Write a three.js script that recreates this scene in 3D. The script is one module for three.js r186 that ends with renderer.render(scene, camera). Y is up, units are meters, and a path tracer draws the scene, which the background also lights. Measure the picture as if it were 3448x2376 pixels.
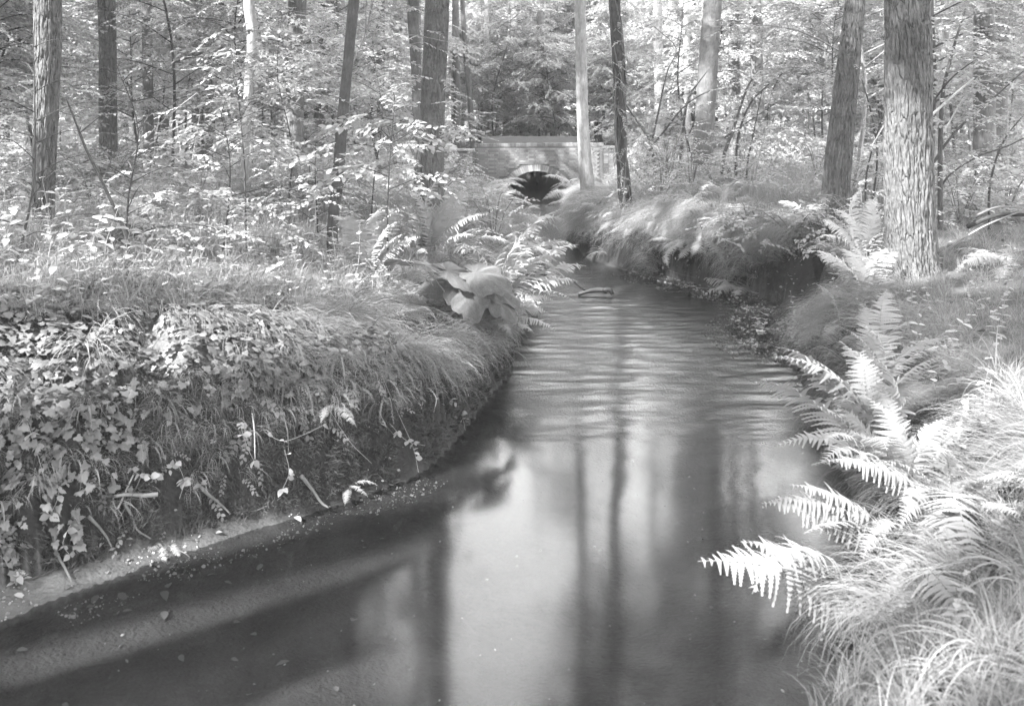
import * as THREE from 'three';
import { ImprovedNoise } from 'three/addons/math/ImprovedNoise.js';

// ------------------------------------------------------------------ camera, sky, sun, exposure
const scene = new THREE.Scene();
const EYE = 2.4, FOC = 3000;                       // eye height above the water; focal length in photograph pixels
const camera = new THREE.PerspectiveCamera(2 * Math.atan(1976 / FOC) * 180 / Math.PI, 3448 / 3952, 0.1, 600);
camera.setViewOffset(3448, 3952, 0, 1576, 3448, 2376);   // level camera with the lens dropped: tree trunks stay upright
camera.position.set(0, EYE, 0);
camera.lookAt(0, EYE, -10);
camera.focus = 8.5; camera.userData.fStop = 2.6;   // the nearest ferns and grass fall slightly out of focus

const SUN = new THREE.Vector3(-0.72, 0.78, 0.56).normalize();
{
  const W = 256, H = 128, data = new Float32Array(W * H * 4);
  for (let r = 0; r < H; r++) for (let c = 0; c < W; c++) {
    const up = ((r + 0.5) / H - 0.5) * Math.PI, az = ((c + 0.5) / W - 0.5) * 2 * Math.PI;
    const x = Math.cos(up) * Math.cos(az), y = Math.sin(up), z = Math.cos(up) * Math.sin(az);
    const toSun = Math.max(0, x * SUN.x + y * SUN.y + z * SUN.z);
    const v = y > 0 ? 1.25 + 0.25 * (1 - y) + 0.5 * Math.pow(toSun, 6) : 0.35;
    data.set([v, v, v, 1], (r * W + c) * 4);
  }
  const sky = new THREE.DataTexture(data, W, H, THREE.RGBAFormat, THREE.FloatType);
  sky.mapping = THREE.EquirectangularReflectionMapping; sky.magFilter = THREE.LinearFilter; sky.needsUpdate = true;
  scene.background = sky; scene.environment = sky;
}
scene.fog = new THREE.FogExp2(0xe8e8e8, 0.0014);   // damp air under the trees
const sun = new THREE.DirectionalLight(0xffffff, 4.2);
sun.position.copy(SUN).multiplyScalar(60).add(new THREE.Vector3(0, 0, -14)); sun.target.position.set(0, 0, -14);
sun.castShadow = true; sun.shadow.radius = 1.6; sun.shadow.mapSize.set(4096, 4096);
Object.assign(sun.shadow.camera, { left: -40, right: 40, top: 40, bottom: -40, near: 1, far: 160 });
scene.add(sun, sun.target);
const renderer = new THREE.WebGLRenderer({ antialias: true });
renderer.toneMapping = THREE.LinearToneMapping;
renderer.toneMappingExposure = 6.2;
renderer.shadowMap.enabled = true;

// ------------------------------------------------------------------ helpers
let seed = 7;
const reseed = (s) => { seed = s >>> 0; };
const rnd = () => { seed = (seed + 0x6D2B79F5) >>> 0; let t = seed; t = Math.imul(t ^ (t >>> 15), t | 1); t ^= t + Math.imul(t ^ (t >>> 7), t | 61); return ((t ^ (t >>> 14)) >>> 0) / 4294967296; };
const rr = (a, b) => a + (b - a) * rnd();
const gs = () => (rnd() + rnd() + rnd() + rnd() - 2) * 1.22;        // about normal
const pn = new ImprovedNoise();
const noise = (x, y, z = 0.37) => pn.noise(x, y, z);
const fbm = (x, y, z = 0.37, o = 4) => { let s = 0, a = 0.5; for (let i = 0; i < o; i++) { s += a * pn.noise(x, y, z); x *= 2.03; y *= 2.03; z *= 2.03; a *= 0.5; } return s; };
const clamp = (x, a = 0, b = 1) => Math.min(b, Math.max(a, x));
const smooth = (x) => { x = clamp(x); return x * x * (3 - 2 * x); };
const lerp = (a, b, t) => a + (b - a) * t;
const table = (rows) => (x) => { if (x <= rows[0][0]) { const [a, b] = rows; return a[1] + (x - a[0]) * (b[1] - a[1]) / (b[0] - a[0]) * (rows.open ? 1 : 0); } for (let i = 1; i < rows.length; i++) if (x <= rows[i][0]) { const a = rows[i - 1], b = rows[i]; return lerp(a[1], b[1], (x - a[0]) / (b[0] - a[0])); } return rows[rows.length - 1][1]; };
const V = (x, y, z) => new THREE.Vector3(x, y, z);
const grey = (v) => new THREE.Color().setRGB(v, v, v);
const K = 3448 / 2316;                             // survey sheet units to photograph pixels
const at = (u, v, depth) => V((u * K - 1724) / FOC * depth, EYE - (v * K - 400) / FOC * depth, -depth);   // a surveyed bearing and its distance as a point in metres
const names = new Map();
const numbered = (n) => { const k = names.get(n) ?? 0; names.set(n, k + 1); return k ? `${n}_${String(k).padStart(3, '0')}` : n; };
function tag(o, label, category, group, kind) { o.userData.label = label; if (category) o.userData.category = category; if (group) o.userData.group = group; if (kind) o.userData.kind = kind; return o; }
function group(name, p, label, category, grp) { const o = new THREE.Group(); o.name = numbered(name); if (p) o.position.copy(p); scene.add(o); return tag(o, label, category, grp); }
function part(name, geo, mat, parent) { const m = new THREE.Mesh(geo, mat); m.name = name; m.castShadow = m.receiveShadow = true; parent.add(m); return m; }
function top(name, geo, mat, label, category, grp, kind) { const m = part(numbered(name), geo, mat, scene); return tag(m, label, category, grp, kind); }

class GB {                                          // collects triangles into one geometry
  constructor() { this.p = []; this.i = []; this.t = []; this.n = 0; }
  v(x, y, z, u = 0, w = 0) { this.p.push(x, y, z); this.t.push(u, w); return this.n++; }
  f(a, b, c) { this.i.push(a, b, c); }
  q(a, b, c, d) { this.i.push(a, b, c, a, c, d); }
  add(g, m) {
    const o = this.n, q = V(), P = g.attributes.position, T = g.attributes.uv;
    for (let k = 0; k < P.count; k++) { q.fromBufferAttribute(P, k).applyMatrix4(m); this.v(q.x, q.y, q.z, T ? T.getX(k) : 0, T ? T.getY(k) : 0); }
    const I = g.index; for (let k = 0; k < I.count; k++) this.i.push(I.getX(k) + o);
    return this;
  }
  tube(pts, radii, sides = 5, cap = false) {       // pts: Vector3[]; radii: number[]
    let ref = Math.abs(pts[pts.length - 1].clone().sub(pts[0]).normalize().y) > 0.9 ? V(1, 0, 0) : V(0, 1, 0), prev, len = 0;
    for (let k = 0; k < pts.length; k++) {
      const d = pts[Math.min(k + 1, pts.length - 1)].clone().sub(pts[Math.max(k - 1, 0)]).normalize();
      const a = ref.clone().cross(d).normalize(), b = d.clone().cross(a).normalize(); if (k) len += pts[k].distanceTo(pts[k - 1]);
      const ring = []; for (let s = 0; s <= sides; s++) { const w = s / sides * 2 * Math.PI, r = radii[k]; ring.push(this.v(pts[k].x + (a.x * Math.cos(w) + b.x * Math.sin(w)) * r, pts[k].y + (a.y * Math.cos(w) + b.y * Math.sin(w)) * r, pts[k].z + (a.z * Math.cos(w) + b.z * Math.sin(w)) * r, s / sides * 2 * Math.PI * radii[0], len)); }
      if (prev) for (let s = 0; s < sides; s++) this.q(prev[s], prev[s + 1], ring[s + 1], ring[s]);
      prev = ring;
      if (cap && (k === pts.length - 1 || k === 0)) { const c = this.v(pts[k].x, pts[k].y, pts[k].z); for (let s = 0; s < sides; s++) k ? this.f(ring[s], ring[s + 1], c) : this.f(ring[s + 1], ring[s], c); }
    }
    return this;
  }
  build() {
    const g = new THREE.BufferGeometry();
    g.setAttribute('position', new THREE.Float32BufferAttribute(this.p, 3)); g.setAttribute('uv', new THREE.Float32BufferAttribute(this.t, 2)); g.setIndex(this.i); g.computeVertexNormals(); return g;
  }
}
const _m = new THREE.Matrix4(), _q = new THREE.Quaternion(), _e = new THREE.Euler();
const mat4 = (p, e, s) => new THREE.Matrix4().compose(p, _q.setFromEuler(_e.set(e[0], e[1], e[2], 'YXZ')), typeof s === 'number' ? V(s, s, s) : s).clone();
const curve = (pts, n) => new THREE.CatmullRomCurve3(pts).getPoints(n);
const tubeGeo = (pts, r0, r1, sides = 6, n = 12, cap = false) => { const c = curve(pts, n); return new GB().tube(c, c.map((_, k) => lerp(r0, r1, k / n)), sides, cap).build(); };
function instanced(name, geo, mat, list, parent) {   // list: [{ m, c }]
  const o = new THREE.InstancedMesh(geo, mat, list.length); o.name = name; o.castShadow = o.receiveShadow = true;
  const col = new THREE.Color(); list.forEach((d, k) => { o.setMatrixAt(k, d.m); o.setColorAt(k, col.setRGB(d.c ?? 1, d.c ?? 1, d.c ?? 1)); });
  parent.add(o); return o;
}

// ------------------------------------------------------------------ materials
function tex(w, h, fn) {                            // fn(u, v) in 0..1, tiling
  const d = new Uint8Array(w * h * 4);
  for (let y = 0; y < h; y++) for (let x = 0; x < w; x++) { const b = clamp(fn(x / w, y / h)) * 255; d.set([b, b, b, 255], (y * w + x) * 4); }
  const t = new THREE.DataTexture(d, w, h); t.wrapS = t.wrapT = THREE.RepeatWrapping; t.magFilter = THREE.LinearFilter; t.minFilter = THREE.LinearMipmapLinearFilter; t.generateMipmaps = true; t.needsUpdate = true; return t;
}
const rep = (t, a, b) => { const c = t.clone(); c.repeat.set(a, b); c.needsUpdate = true; return c; };
// noise that tiles over the unit square
const hash = (x, y, s) => { let h = Math.imul(x, 374761393) + Math.imul(y, 668265263) + Math.imul(s, 974711); h = Math.imul(h ^ (h >>> 13), 1274126177); return ((h ^ (h >>> 16)) >>> 0) / 4294967296; };
const tile = (u, v, fx, fy, s) => { const x = u * fx, y = v * fy, ix = Math.floor(x), iy = Math.floor(y), a = x - ix, b = y - iy, sa = a * a * (3 - 2 * a), sb = b * b * (3 - 2 * b), m = (k, n) => ((k % n) + n) % n, h = (i, j) => hash(m(i, fx), m(j, fy), s); return lerp(lerp(h(ix, iy), h(ix + 1, iy), sa), lerp(h(ix, iy + 1), h(ix + 1, iy + 1), sa), sb); };
const tfbm = (u, v, fx, fy, s, o = 4) => { let r = 0, a = 0.5; for (let i = 0; i < o; i++) { r += a * tile(u, v, fx << i, fy << i, s + i); a *= 0.5; } return r / (1 - Math.pow(0.5, o)); };

const barkBump = tex(512, 512, (u, v) => { const w = u + 0.03 * (tfbm(u, v, 4, 6, 3) - 0.5), r = 1 - Math.abs(2 * tfbm(w, v, 9, 3, 11, 3) - 1); return 0.75 * (1 - Math.pow(r, 5)) + 0.25 * tfbm(u, v, 32, 24, 5, 3); });
const barkTone = tex(512, 512, (u, v) => 0.42 + 0.5 * tfbm(u, v, 6, 4, 21, 5) + 0.5 * (tfbm(u, v, 40, 14, 31, 3) - 0.5) + 0.12 * smooth((tfbm(u, v, 9, 9, 91, 4) - 0.55) / 0.1));   // lichen patches
const soilTone = tex(1024, 1024, (u, v) => 0.35 + 0.5 * tfbm(u, v, 8, 8, 41, 6) + 0.3 * (tfbm(u, v, 90, 90, 51, 3) - 0.5));
const soilBump = tex(1024, 1024, (u, v) => 0.5 * tfbm(u, v, 24, 24, 61, 5) + 0.5 * tfbm(u, v, 110, 110, 71, 2));
const fine = tex(256, 256, (u, v) => 0.7 + 0.3 * tfbm(u, v, 24, 24, 81, 4));
const M = {
  ground: new THREE.MeshStandardMaterial({ color: grey(1.5), vertexColors: true, roughness: 0.95, map: soilTone, bumpMap: soilBump, bumpScale: 0.014 }),
  oak: new THREE.MeshStandardMaterial({ color: grey(0.14), roughness: 0.9, map: rep(barkTone, 2.2, 2), bumpMap: rep(barkBump, 3, 1.7), bumpScale: 0.035 }),
  grove: new THREE.MeshStandardMaterial({ color: grey(0.15), roughness: 0.9, map: rep(barkTone, 1.5, 1.5), bumpMap: rep(barkBump, 2.5, 2), bumpScale: 0.01 }),
  pale: new THREE.MeshStandardMaterial({ color: grey(0.34), roughness: 0.8, map: rep(barkTone, 2, 1), bumpMap: rep(barkBump, 3, 2), bumpScale: 0.004 }),
  dark: new THREE.MeshStandardMaterial({ color: grey(0.09), roughness: 0.9, map: rep(barkTone, 3, 2), bumpMap: rep(barkBump, 4, 3), bumpScale: 0.006 }),
  twig: new THREE.MeshStandardMaterial({ color: grey(0.13), roughness: 0.85 }),
  stem: new THREE.MeshStandardMaterial({ color: grey(0.24), roughness: 0.7 }),
  dry: new THREE.MeshStandardMaterial({ color: grey(0.5), roughness: 0.7, map: fine }),
  leaf: new THREE.MeshPhysicalMaterial({ color: grey(0.3), roughness: 1, transmission: 0.45, thickness: 0, side: THREE.DoubleSide, clearcoat: 0.1, clearcoatRoughness: 0.5 }),
  ivy: new THREE.MeshPhysicalMaterial({ color: grey(0.11), roughness: 0.5, side: THREE.DoubleSide }),
  grass: new THREE.MeshPhysicalMaterial({ color: grey(0.24), roughness: 1, transmission: 0.35, thickness: 0, side: THREE.DoubleSide }),
  fern: new THREE.MeshPhysicalMaterial({ color: grey(0.28), roughness: 1, transmission: 0.4, thickness: 0, side: THREE.DoubleSide }),
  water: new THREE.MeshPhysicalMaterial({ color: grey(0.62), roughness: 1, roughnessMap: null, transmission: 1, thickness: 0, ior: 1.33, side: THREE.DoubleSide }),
  mortar: new THREE.MeshStandardMaterial({ color: grey(0.12), roughness: 0.95, map: rep(fine, 2, 2) }),
  brick: [0.09, 0.12, 0.16, 0.21, 0.26, 0.32].map((v) => new THREE.MeshStandardMaterial({ color: grey(v), roughness: 0.9, map: rep(fine, 3, 3) })),
};

// ------------------------------------------------------------------ the lie of the land (z here is depth in front of the camera)
const tL = [[-6, -9.5], [0, -5.6], [2.5, -3.9], [4.2, -2.45], [4.51, -2.21], [5.19, -1.54], [5.39, -1.23], [5.96, -0.61], [6.9, -0.37], [7.66, -0.22], [8.3, -0.03], [9.85, 0.06], [11.2, 0.29], [13, 0.52], [15.8, 0.55], [20, 0.1], [25, -0.25], [28, -0.36], [50, -0.36]];
const tR = [[-6, -4.5], [0, -1.0], [1, -0.4], [2, 0.3], [3, 0.95], [3.64, 1.4], [4.1, 1.7], [4.69, 1.98], [5.31, 2.12], [6.27, 2.31], [7.66, 2.6], [8.6, 2.72], [9.3, 2.42], [10.4, 2.42], [11.2, 2.95], [11.9, 2.9], [12.7, 2.4], [13.6, 1.9], [15.5, 1.25], [18, 1.2], [21, 1.45], [25, 1.8], [28, 1.94], [50, 1.94]];
tL.open = tR.open = true;
const soft = (f) => (z) => (f(z - 0.3) + 2 * f(z) + f(z + 0.3)) / 4;
const xL = soft(table(tL)), xR = soft(table(tR));
const slope = (f) => (z) => 1 / Math.hypot(1, (f(z + 0.4) - f(z - 0.4)) / 0.8);
const kL = slope(xL), kR = slope(xR);
const lipL = table([[0, 1.2], [5.5, 1.2], [6.5, 1.02], [8, 0.78], [10, 0.72], [16, 0.8], [24, 0.55], [29, 0.5]]);
const lipR = table([[0, 0.8], [4.5, 0.68], [7, 0.66], [9, 0.8], [11, 1.0], [14, 1.02], [17, 0.9], [24, 0.55], [29, 0.5]]);
const shoreL = table([[3, 0.42], [4.3, 0.38], [4.75, 0.2], [5.4, 0.04], [6, 0.0], [30, 0]]);
const shoreR = table([[3, 0], [8.3, 0.0], [9.1, 0.8], [10.8, 1.0], [11.4, 0.4], [13.4, 0.3], [14.5, 0.05], [30, 0]]);
const riseL = table([[0, 0], [0.05, 0.05], [0.14, 0.36], [0.3, 0.55], [0.6, 0.75], [1.0, 0.92], [1.5, 1]]);
const riseR = table([[0, 0], [0.06, 0.3], [0.16, 0.62], [0.4, 0.86], [0.9, 1]]);
function land(x, z) {                               // { y, kind, d }
  const l = (xL(z) - x) * kL(z), r = (x - xR(z)) * kR(z), bridgeX = Math.abs(x - 0.4);
  const wob = 0.2 * noise(x * 1.7, z * 1.7) + 0.15 * noise(x * 4.1, z * 4.1, 3) + 0.06 * noise(x * 9.3, z * 9.3, 7);
  let y, kind, d;
  const away = smooth((z - 44.5) / 1.5);
  if (l < 0 && r < 0) {
    d = Math.min(-l * 0.8, -r); kind = 'bed'; y = -0.02 - 0.16 * smooth(d / 0.9) - 0.16 * smooth((d - 0.6) / 0.8) + 0.012 * fbm(x * 5, z * 5);
  } else {
    const left = l >= 0; d = left ? l : r;
    const s = left ? shoreL(z) : shoreR(z), lip = (left ? lipL : lipR)(z), e = d + wob * smooth(d / 0.4) - s + 0.05 * noise(x * 13, z * 13, 9);
    if (e < 0) { kind = 'shore'; y = 0.035 * smooth(d / Math.max(s, 0.05)) + 0.02 * fbm(x * 6, z * 6) * smooth(d / 0.15); }
    else {
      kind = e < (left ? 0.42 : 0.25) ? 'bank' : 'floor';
      y = 0.035 + lip * (left ? riseL : riseR)(e);
      y += ((left ? 1.3 : 1.05) - lip) * smooth((e - 0.9) / 3.5);
      y += (0.06 * fbm(x * 2.2, z * 2.2) + 0.035 * fbm(x * 8, z * 8, 5, 3)) * smooth(e / 0.3);
      y += 0.35 * fbm(x * 0.16 + 7, z * 0.16) * smooth((e - 2) / 5) * (z < 40 ? 1 : 0.6);
    }
    // road bank beside the bridge and the low apron in front of its face
    if (z > 20 && z < 50) {
      const inFront = smooth((z - 22) / 4) * (1 - smooth((bridgeX - 2.2) / 1.8));
      if (z < 29.12) y = lerp(y, Math.min(y, 0.3 + 0.05 * noise(x * 3, z * 3)), inFront); else if (bridgeX < 2.75 && z < 43.2) y = Math.min(y, 0.9);
      const ramp = smooth((z - 26.5) / 3) * (1 - smooth((z - 45) / 4)) * smooth((bridgeX - 2.3) / 1.2);
      y = lerp(y, 1.22, ramp);
    }
  }
  if (away > 0) { y = lerp(y, 1.05 + 0.3 * fbm(x * 0.12, z * 0.12), away); kind = 'floor'; d = 9; }
  return { y, kind, d };
}
const groundY = (x, z) => land(x, z).y;
function hit(u, v) {                                // where a surveyed bearing meets the land
  let z = 2.2, p = at(u, v, z); while (z < 60) { const q = at(u, v, z); if (q.y < Math.max(groundY(q.x, z), 0)) break; p = q; z += 0.01; } return p;
}
const onLand = (x, z, dy = 0) => V(x, groundY(x, z) + dy, -z);

{ // ground sheet: fine round the stream, coarse to the horizon
  const lines = (from, to, step, grow, a, b) => { const o = []; let x = from; while (x <= to) { o.push(x); x += step; } let s = step; for (let y = o[o.length - 1]; y < b;) { s *= grow; y = Math.min(b, y + s); o.push(y); } s = step; const lo = []; for (let y = from; y > a;) { s *= grow; y = Math.max(a, y - s); lo.unshift(y); } return lo.concat(o); };
  const xs = lines(-3.6, 4.6, 0.04, 1.08, -260, 260), zs = lines(3.4, 15, 0.04, 1.045, -120, 420);
  const p = [], c = [], t = [], idx = [], nx = xs.length;
  for (const z of zs) for (const x of xs) {
    const L = land(x, z); p.push(x, L.y, -z); t.push(x / 1.6, (z + L.y * 1.1) / 1.6);
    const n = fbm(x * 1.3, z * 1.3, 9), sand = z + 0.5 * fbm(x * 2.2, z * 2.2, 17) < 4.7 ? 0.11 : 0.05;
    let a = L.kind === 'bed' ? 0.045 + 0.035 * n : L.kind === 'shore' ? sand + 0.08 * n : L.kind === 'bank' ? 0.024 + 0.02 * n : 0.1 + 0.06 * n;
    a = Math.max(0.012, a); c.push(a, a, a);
  }
  for (let j = 0; j < zs.length - 1; j++) for (let i = 0; i < nx - 1; i++) { const a = j * nx + i; idx.push(a, a + 1, a + nx, a + 1, a + nx + 1, a + nx); }
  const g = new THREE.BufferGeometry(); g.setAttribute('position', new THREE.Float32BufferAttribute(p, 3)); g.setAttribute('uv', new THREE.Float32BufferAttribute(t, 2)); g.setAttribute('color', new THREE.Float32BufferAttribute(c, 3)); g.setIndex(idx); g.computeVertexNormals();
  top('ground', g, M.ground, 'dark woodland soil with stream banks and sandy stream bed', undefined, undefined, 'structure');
}
{ // water: finer chop where the current runs over the shallows
  const t = tex(8, 256, (u, v) => { const z = v * 45; return 0.1 + 0.09 * smooth((z - 5.4) / 3) * (1 - 0.5 * smooth((z - 14) / 5)); }); t.repeat.set(1, 1 / 45); M.water.roughnessMap = t;
  const b = new GB(); const rows = [], nx = 90; let z = 0.3;
  const rough = table([[0, 0], [5.6, 0.02], [7, 0.3], [8, 0.7], [9, 1], [13, 1], [16, 0.5], [20, 0.25], [40, 0.2]]);
  while (z < 45) {
    const a = xL(z) - 0.35, c = xR(z) + (z > 8 && z < 14.5 ? 1.1 : 0.35), row = [];
    for (let i = 0; i <= nx; i++) {
      const x = lerp(a, c, i / nx), A = rough(z + 0.9 * noise(x * 1.3, z * 0.5) + 0.12 * x);
      const y = A * (0.008 * noise(x * 2.2, z * 5.5, 1) + 0.0034 * noise(x * 5, z * 14, 2) + 0.0004 * Math.sin(z * 62 + 2.2 * x + 3 * noise(x * 2, z * 2)) * smooth((9 - z) / 1)) + 0.0012 * noise(x * 1.4, z * 2.2, 5);
      row.push(b.v(x, y, -z, x, z));
    }
    rows.push(row); z += z < 6.5 ? 0.1 : z < 14 ? 0.026 : 0.1;
  }
  for (let j = 1; j < rows.length; j++) for (let i = 0; i < nx; i++) b.q(rows[j - 1][i], rows[j - 1][i + 1], rows[j][i + 1], rows[j][i]);
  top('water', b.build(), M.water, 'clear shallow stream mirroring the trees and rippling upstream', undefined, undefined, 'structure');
}

// ------------------------------------------------------------------ leaf shapes
function leafGeo(L, W, curl = 0.12, fold = 0.15, rich = true) {
  const b = new GB(), st = rich ? [[0, 0], [0.22, 0.75], [0.5, 1], [0.78, 0.62], [1, 0]] : [[0, 0], [0.42, 1], [1, 0]];
  let pm, ps;
  st.forEach(([t, w], k) => {
    const x = t * L, y = -curl * L * t * t, m = b.v(x, y, 0, t, 0.5);
    if (w > 0) { const s = [b.v(x - 0.02 * L, y + fold * W * w * 0.5, -W * w / 2, t, 0), b.v(x - 0.02 * L, y + fold * W * w * 0.5, W * w / 2, t, 1)]; if (ps) { b.q(ps[0], pm, m, s[0]); b.q(pm, ps[1], s[1], m); } else { b.f(pm, m, s[0]); b.f(pm, s[1], m); } ps = s; } else if (ps) { b.f(ps[0], pm, m); b.f(pm, ps[1], m); }
    pm = m;
  });
  return b.build();
}
function sprayGeo(n, len, leafL, rich, droop = 0.25) {      // a twig with leaves in two ranks
  const b = new GB(), pts = [], lg = leafGeo(leafL, leafL * 0.62, 0.15, 0.2, rich);
  for (let k = 0; k <= 4; k++) pts.push(V(len * k / 4, -droop * len * (k / 4) ** 2 + 0.02 * gs() * len, 0.04 * gs() * len));
  b.tube(pts, [0.004, 0.0032, 0.0026, 0.002, 0.001].map((r) => r * len / 0.35), 3);
  const c = new THREE.CatmullRomCurve3(pts);
  for (let k = 0; k < n; k++) {
    const t = (k + 0.8) / n, p = c.getPoint(Math.min(1, t)), side = k % 2 ? 1 : -1, s = rr(0.65, 1.15);
    b.add(lg, mat4(p, [gs() * 0.35, (k === n - 1 ? 0 : side * rr(0.6, 1.2)), -0.15 + gs() * 0.35], s));
  }
  return b.build();
}
reseed(11);
const sprays = [0, 1, 2, 3].map(() => sprayGeo(13, 0.42, 0.075, true));
const nearSprays = [0, 1, 2].map(() => sprayGeo(11, 0.4, 0.085, true));
const bigSprays = [0, 1, 2].map(() => sprayGeo(7, 0.4, 0.125, true, 0.35));
const bladeGeo = (b, o, dir, len, w, lift, sag, n = 6) => {   // a grass blade as a bent ribbon
  const side = V(-dir.z, 0, dir.x); let prev; const p = o.clone(); let pitch = lift; const st = len / n, twist = gs() * 0.4;
  for (let k = 0; k <= n; k++) {
    const t = k / n, ww = w * (t < 0.15 ? 0.6 + t * 2.7 : Math.pow(1 - t, 0.7) + 0.05) * 0.5, sx = side.x * ww, sz = side.z * ww, sy = ww * twist;
    const ring = [b.v(p.x - sx, p.y - sy, p.z - sz, 0, t), b.v(p.x + sx, p.y + sy, p.z + sz, 1, t)]; if (prev) b.q(prev[0], prev[1], ring[1], ring[0]); prev = ring;
    p.x += dir.x * Math.cos(pitch) * st; p.z += dir.z * Math.cos(pitch) * st; p.y += Math.sin(pitch) * st; pitch = Math.max(-1.5, pitch - sag / n * (0.5 + t));
  }
};
function tuftGeo(n, len, w, lift, sag, spread, dirSpread, seg = 6) {   // blades leaving +x
  const b = new GB();
  for (let k = 0; k < n; k++) { const a = gs() * dirSpread; bladeGeo(b, V(gs() * spread, 0, gs() * spread), V(Math.cos(a), 0, Math.sin(a)), len * rr(0.55, 1.1), w * rr(0.7, 1.2), lift + gs() * 0.25, sag + gs() * 0.4, seg); }
  return b.build();
}
const hangTufts = [0, 1, 2, 3].map(() => tuftGeo(26, 0.52, 0.0035, 0.55, 2.6, 0.05, 0.55, 6));
const roughTufts = [0, 1].map(() => tuftGeo(16, 0.55, 0.008, 0.55, 2.5, 0.07, 0.7, 6));
const meadowTufts = [0, 1, 2].map(() => tuftGeo(18, 0.3, 0.004, 1.15, 1.5, 0.05, 2.2, 5));
const sedgeTufts = [0, 1, 2].map(() => tuftGeo(34, 0.62, 0.0075, 0.95, 2.2, 0.035, 1.2, 8));
const boldTufts = [0, 1].map(() => tuftGeo(15, 0.6, 0.014, 0.8, 2.0, 0.03, 1.0, 9));
const strawTufts = [0, 1].map(() => tuftGeo(14, 0.3, 0.004, 0.25, 1.0, 0.08, 1.6, 4));

// a fern frond along +x: arching rachis, toothed pinnae in two ranks
function frondGeo(L, W, lift, sag, bend = 0, pairs = 28, teeth = 8) {
  const b = new GB(), n = 24, pts = []; let p = V(0, 0, 0), pitch = lift;
  for (let k = 0; k <= n; k++) { pts.push(p.clone()); p.x += Math.cos(pitch) * L / n; p.y += Math.sin(pitch) * L / n; p.z += bend * k / n * L / n; pitch -= sag / n * (0.4 + 1.2 * k / n); }
  b.tube(pts, pts.map((_, k) => lerp(0.0035, 0.0008, k / n) * (L / 0.6)), 4);
  const c = new THREE.CatmullRomCurve3(pts);
  for (let k = 0; k < pairs; k++) {
    const t = 0.16 + 0.84 * Math.pow(k / pairs, 0.92), q = c.getPoint(t), d = c.getTangent(t), up = V(0, 1, 0).sub(d.clone().multiplyScalar(d.y)).normalize();
    const prof = Math.pow(Math.sin(Math.PI * clamp(0.14 + 0.86 * (t - 0.16) / 0.84) ** 0.75), 0.8) * (t > 0.9 ? 1 - (t - 0.9) * 7 : 1), len = Math.max(0.02, W * prof) * rr(0.9, 1.08), w = Math.min(len * 0.5, 1.45 * 0.84 * L / pairs);
    for (const s of [-1, 1]) {
      if (rnd() < 0.05) continue;                   // a pinna lost
      const out = V(0, 0, s).add(d.clone().multiplyScalar(rr(0.25, 0.4))).normalize(), dr = rr(0.1, 0.55), dih = rr(-0.1, 0.3);
      let pm = b.v(q.x, q.y, q.z, 0, t);
      const pt = (f) => q.clone().add(out.clone().multiplyScalar(len * f)).add(up.clone().multiplyScalar(len * (dih * f - dr * f * f)));
      const low = {};
      for (let j = 0; j < teeth; j++) {
        const f0 = j / teeth, f1 = (j + 1) / teeth, m1 = pt(f1), hw = w * 0.5 * (1 - 0.85 * f0), mid = b.v(m1.x, m1.y, m1.z, f1, t), o = pt(f0 + 0.75 / teeth);
        for (const e of [-1, 1]) {
          const edge = (c, h) => b.v(c.x + d.x * h * e, c.y + d.y * h * e - 0.12 * h, c.z + d.z * h * e, f1, t + e), tri = (x, y, z) => e * s > 0 ? b.f(x, y, z) : b.f(x, z, y);
          const tip = edge(o, hw), next = edge(m1, hw * 0.55 * (1 - 0.2 * f1)); tri(pm, low[e] ?? pm, tip); tri(pm, tip, mid); tri(mid, tip, next); low[e] = next;
        }
        pm = mid;
      }
    }
  }
  return b.build();
}
const fronds = [[0.7, 0.14, 1.0, 1.5], [0.7, 0.13, 0.75, 1.4], [0.7, 0.15, 0.55, 1.2], [0.7, 0.12, 0.35, 1.3], [0.7, 0.13, 0.15, 1.3], [0.7, 0.14, 1.25, 1.1]].flatMap((a) => [frondGeo(...a, 0.35), frondGeo(a[0], a[1] * 0.85, a[2], a[3] * 1.25, -0.5)]);
// a five-lobed ivy leaf lying along +x, its face up
function ivyGeo(s, cup) {
  const o = [[0, 0], [-0.16, 0.34], [0.08, 0.52], [0.24, 0.34], [0.6, 0.36], [0.66, 0.17], [1, 0], [0.66, -0.17], [0.6, -0.36], [0.24, -0.34], [0.08, -0.52], [-0.16, -0.34]], b = new GB();
  const mid = b.v(0.32 * s, cup * s, 0), ring = o.map(([x, z]) => b.v(x * s, cup * s * (0.3 - 1.8 * (Math.abs(z) ** 1.3) - (x > 0.6 ? 0.6 * (x - 0.6) : 0)) + 0.04 * s * gs(), z * s, x, z));
  for (let k = 0; k < o.length; k++) b.f(mid, ring[k], ring[(k + 1) % o.length]);
  return b.build();
}
const ivyLeaves = [0.06, 0.1, 0.16, 0.02].map((c) => ivyGeo(0.075, c));
const herbLeaves = [0.1, 0.25, 0.4].map((c) => leafGeo(0.1, 0.06, c, 0.25));

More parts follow.
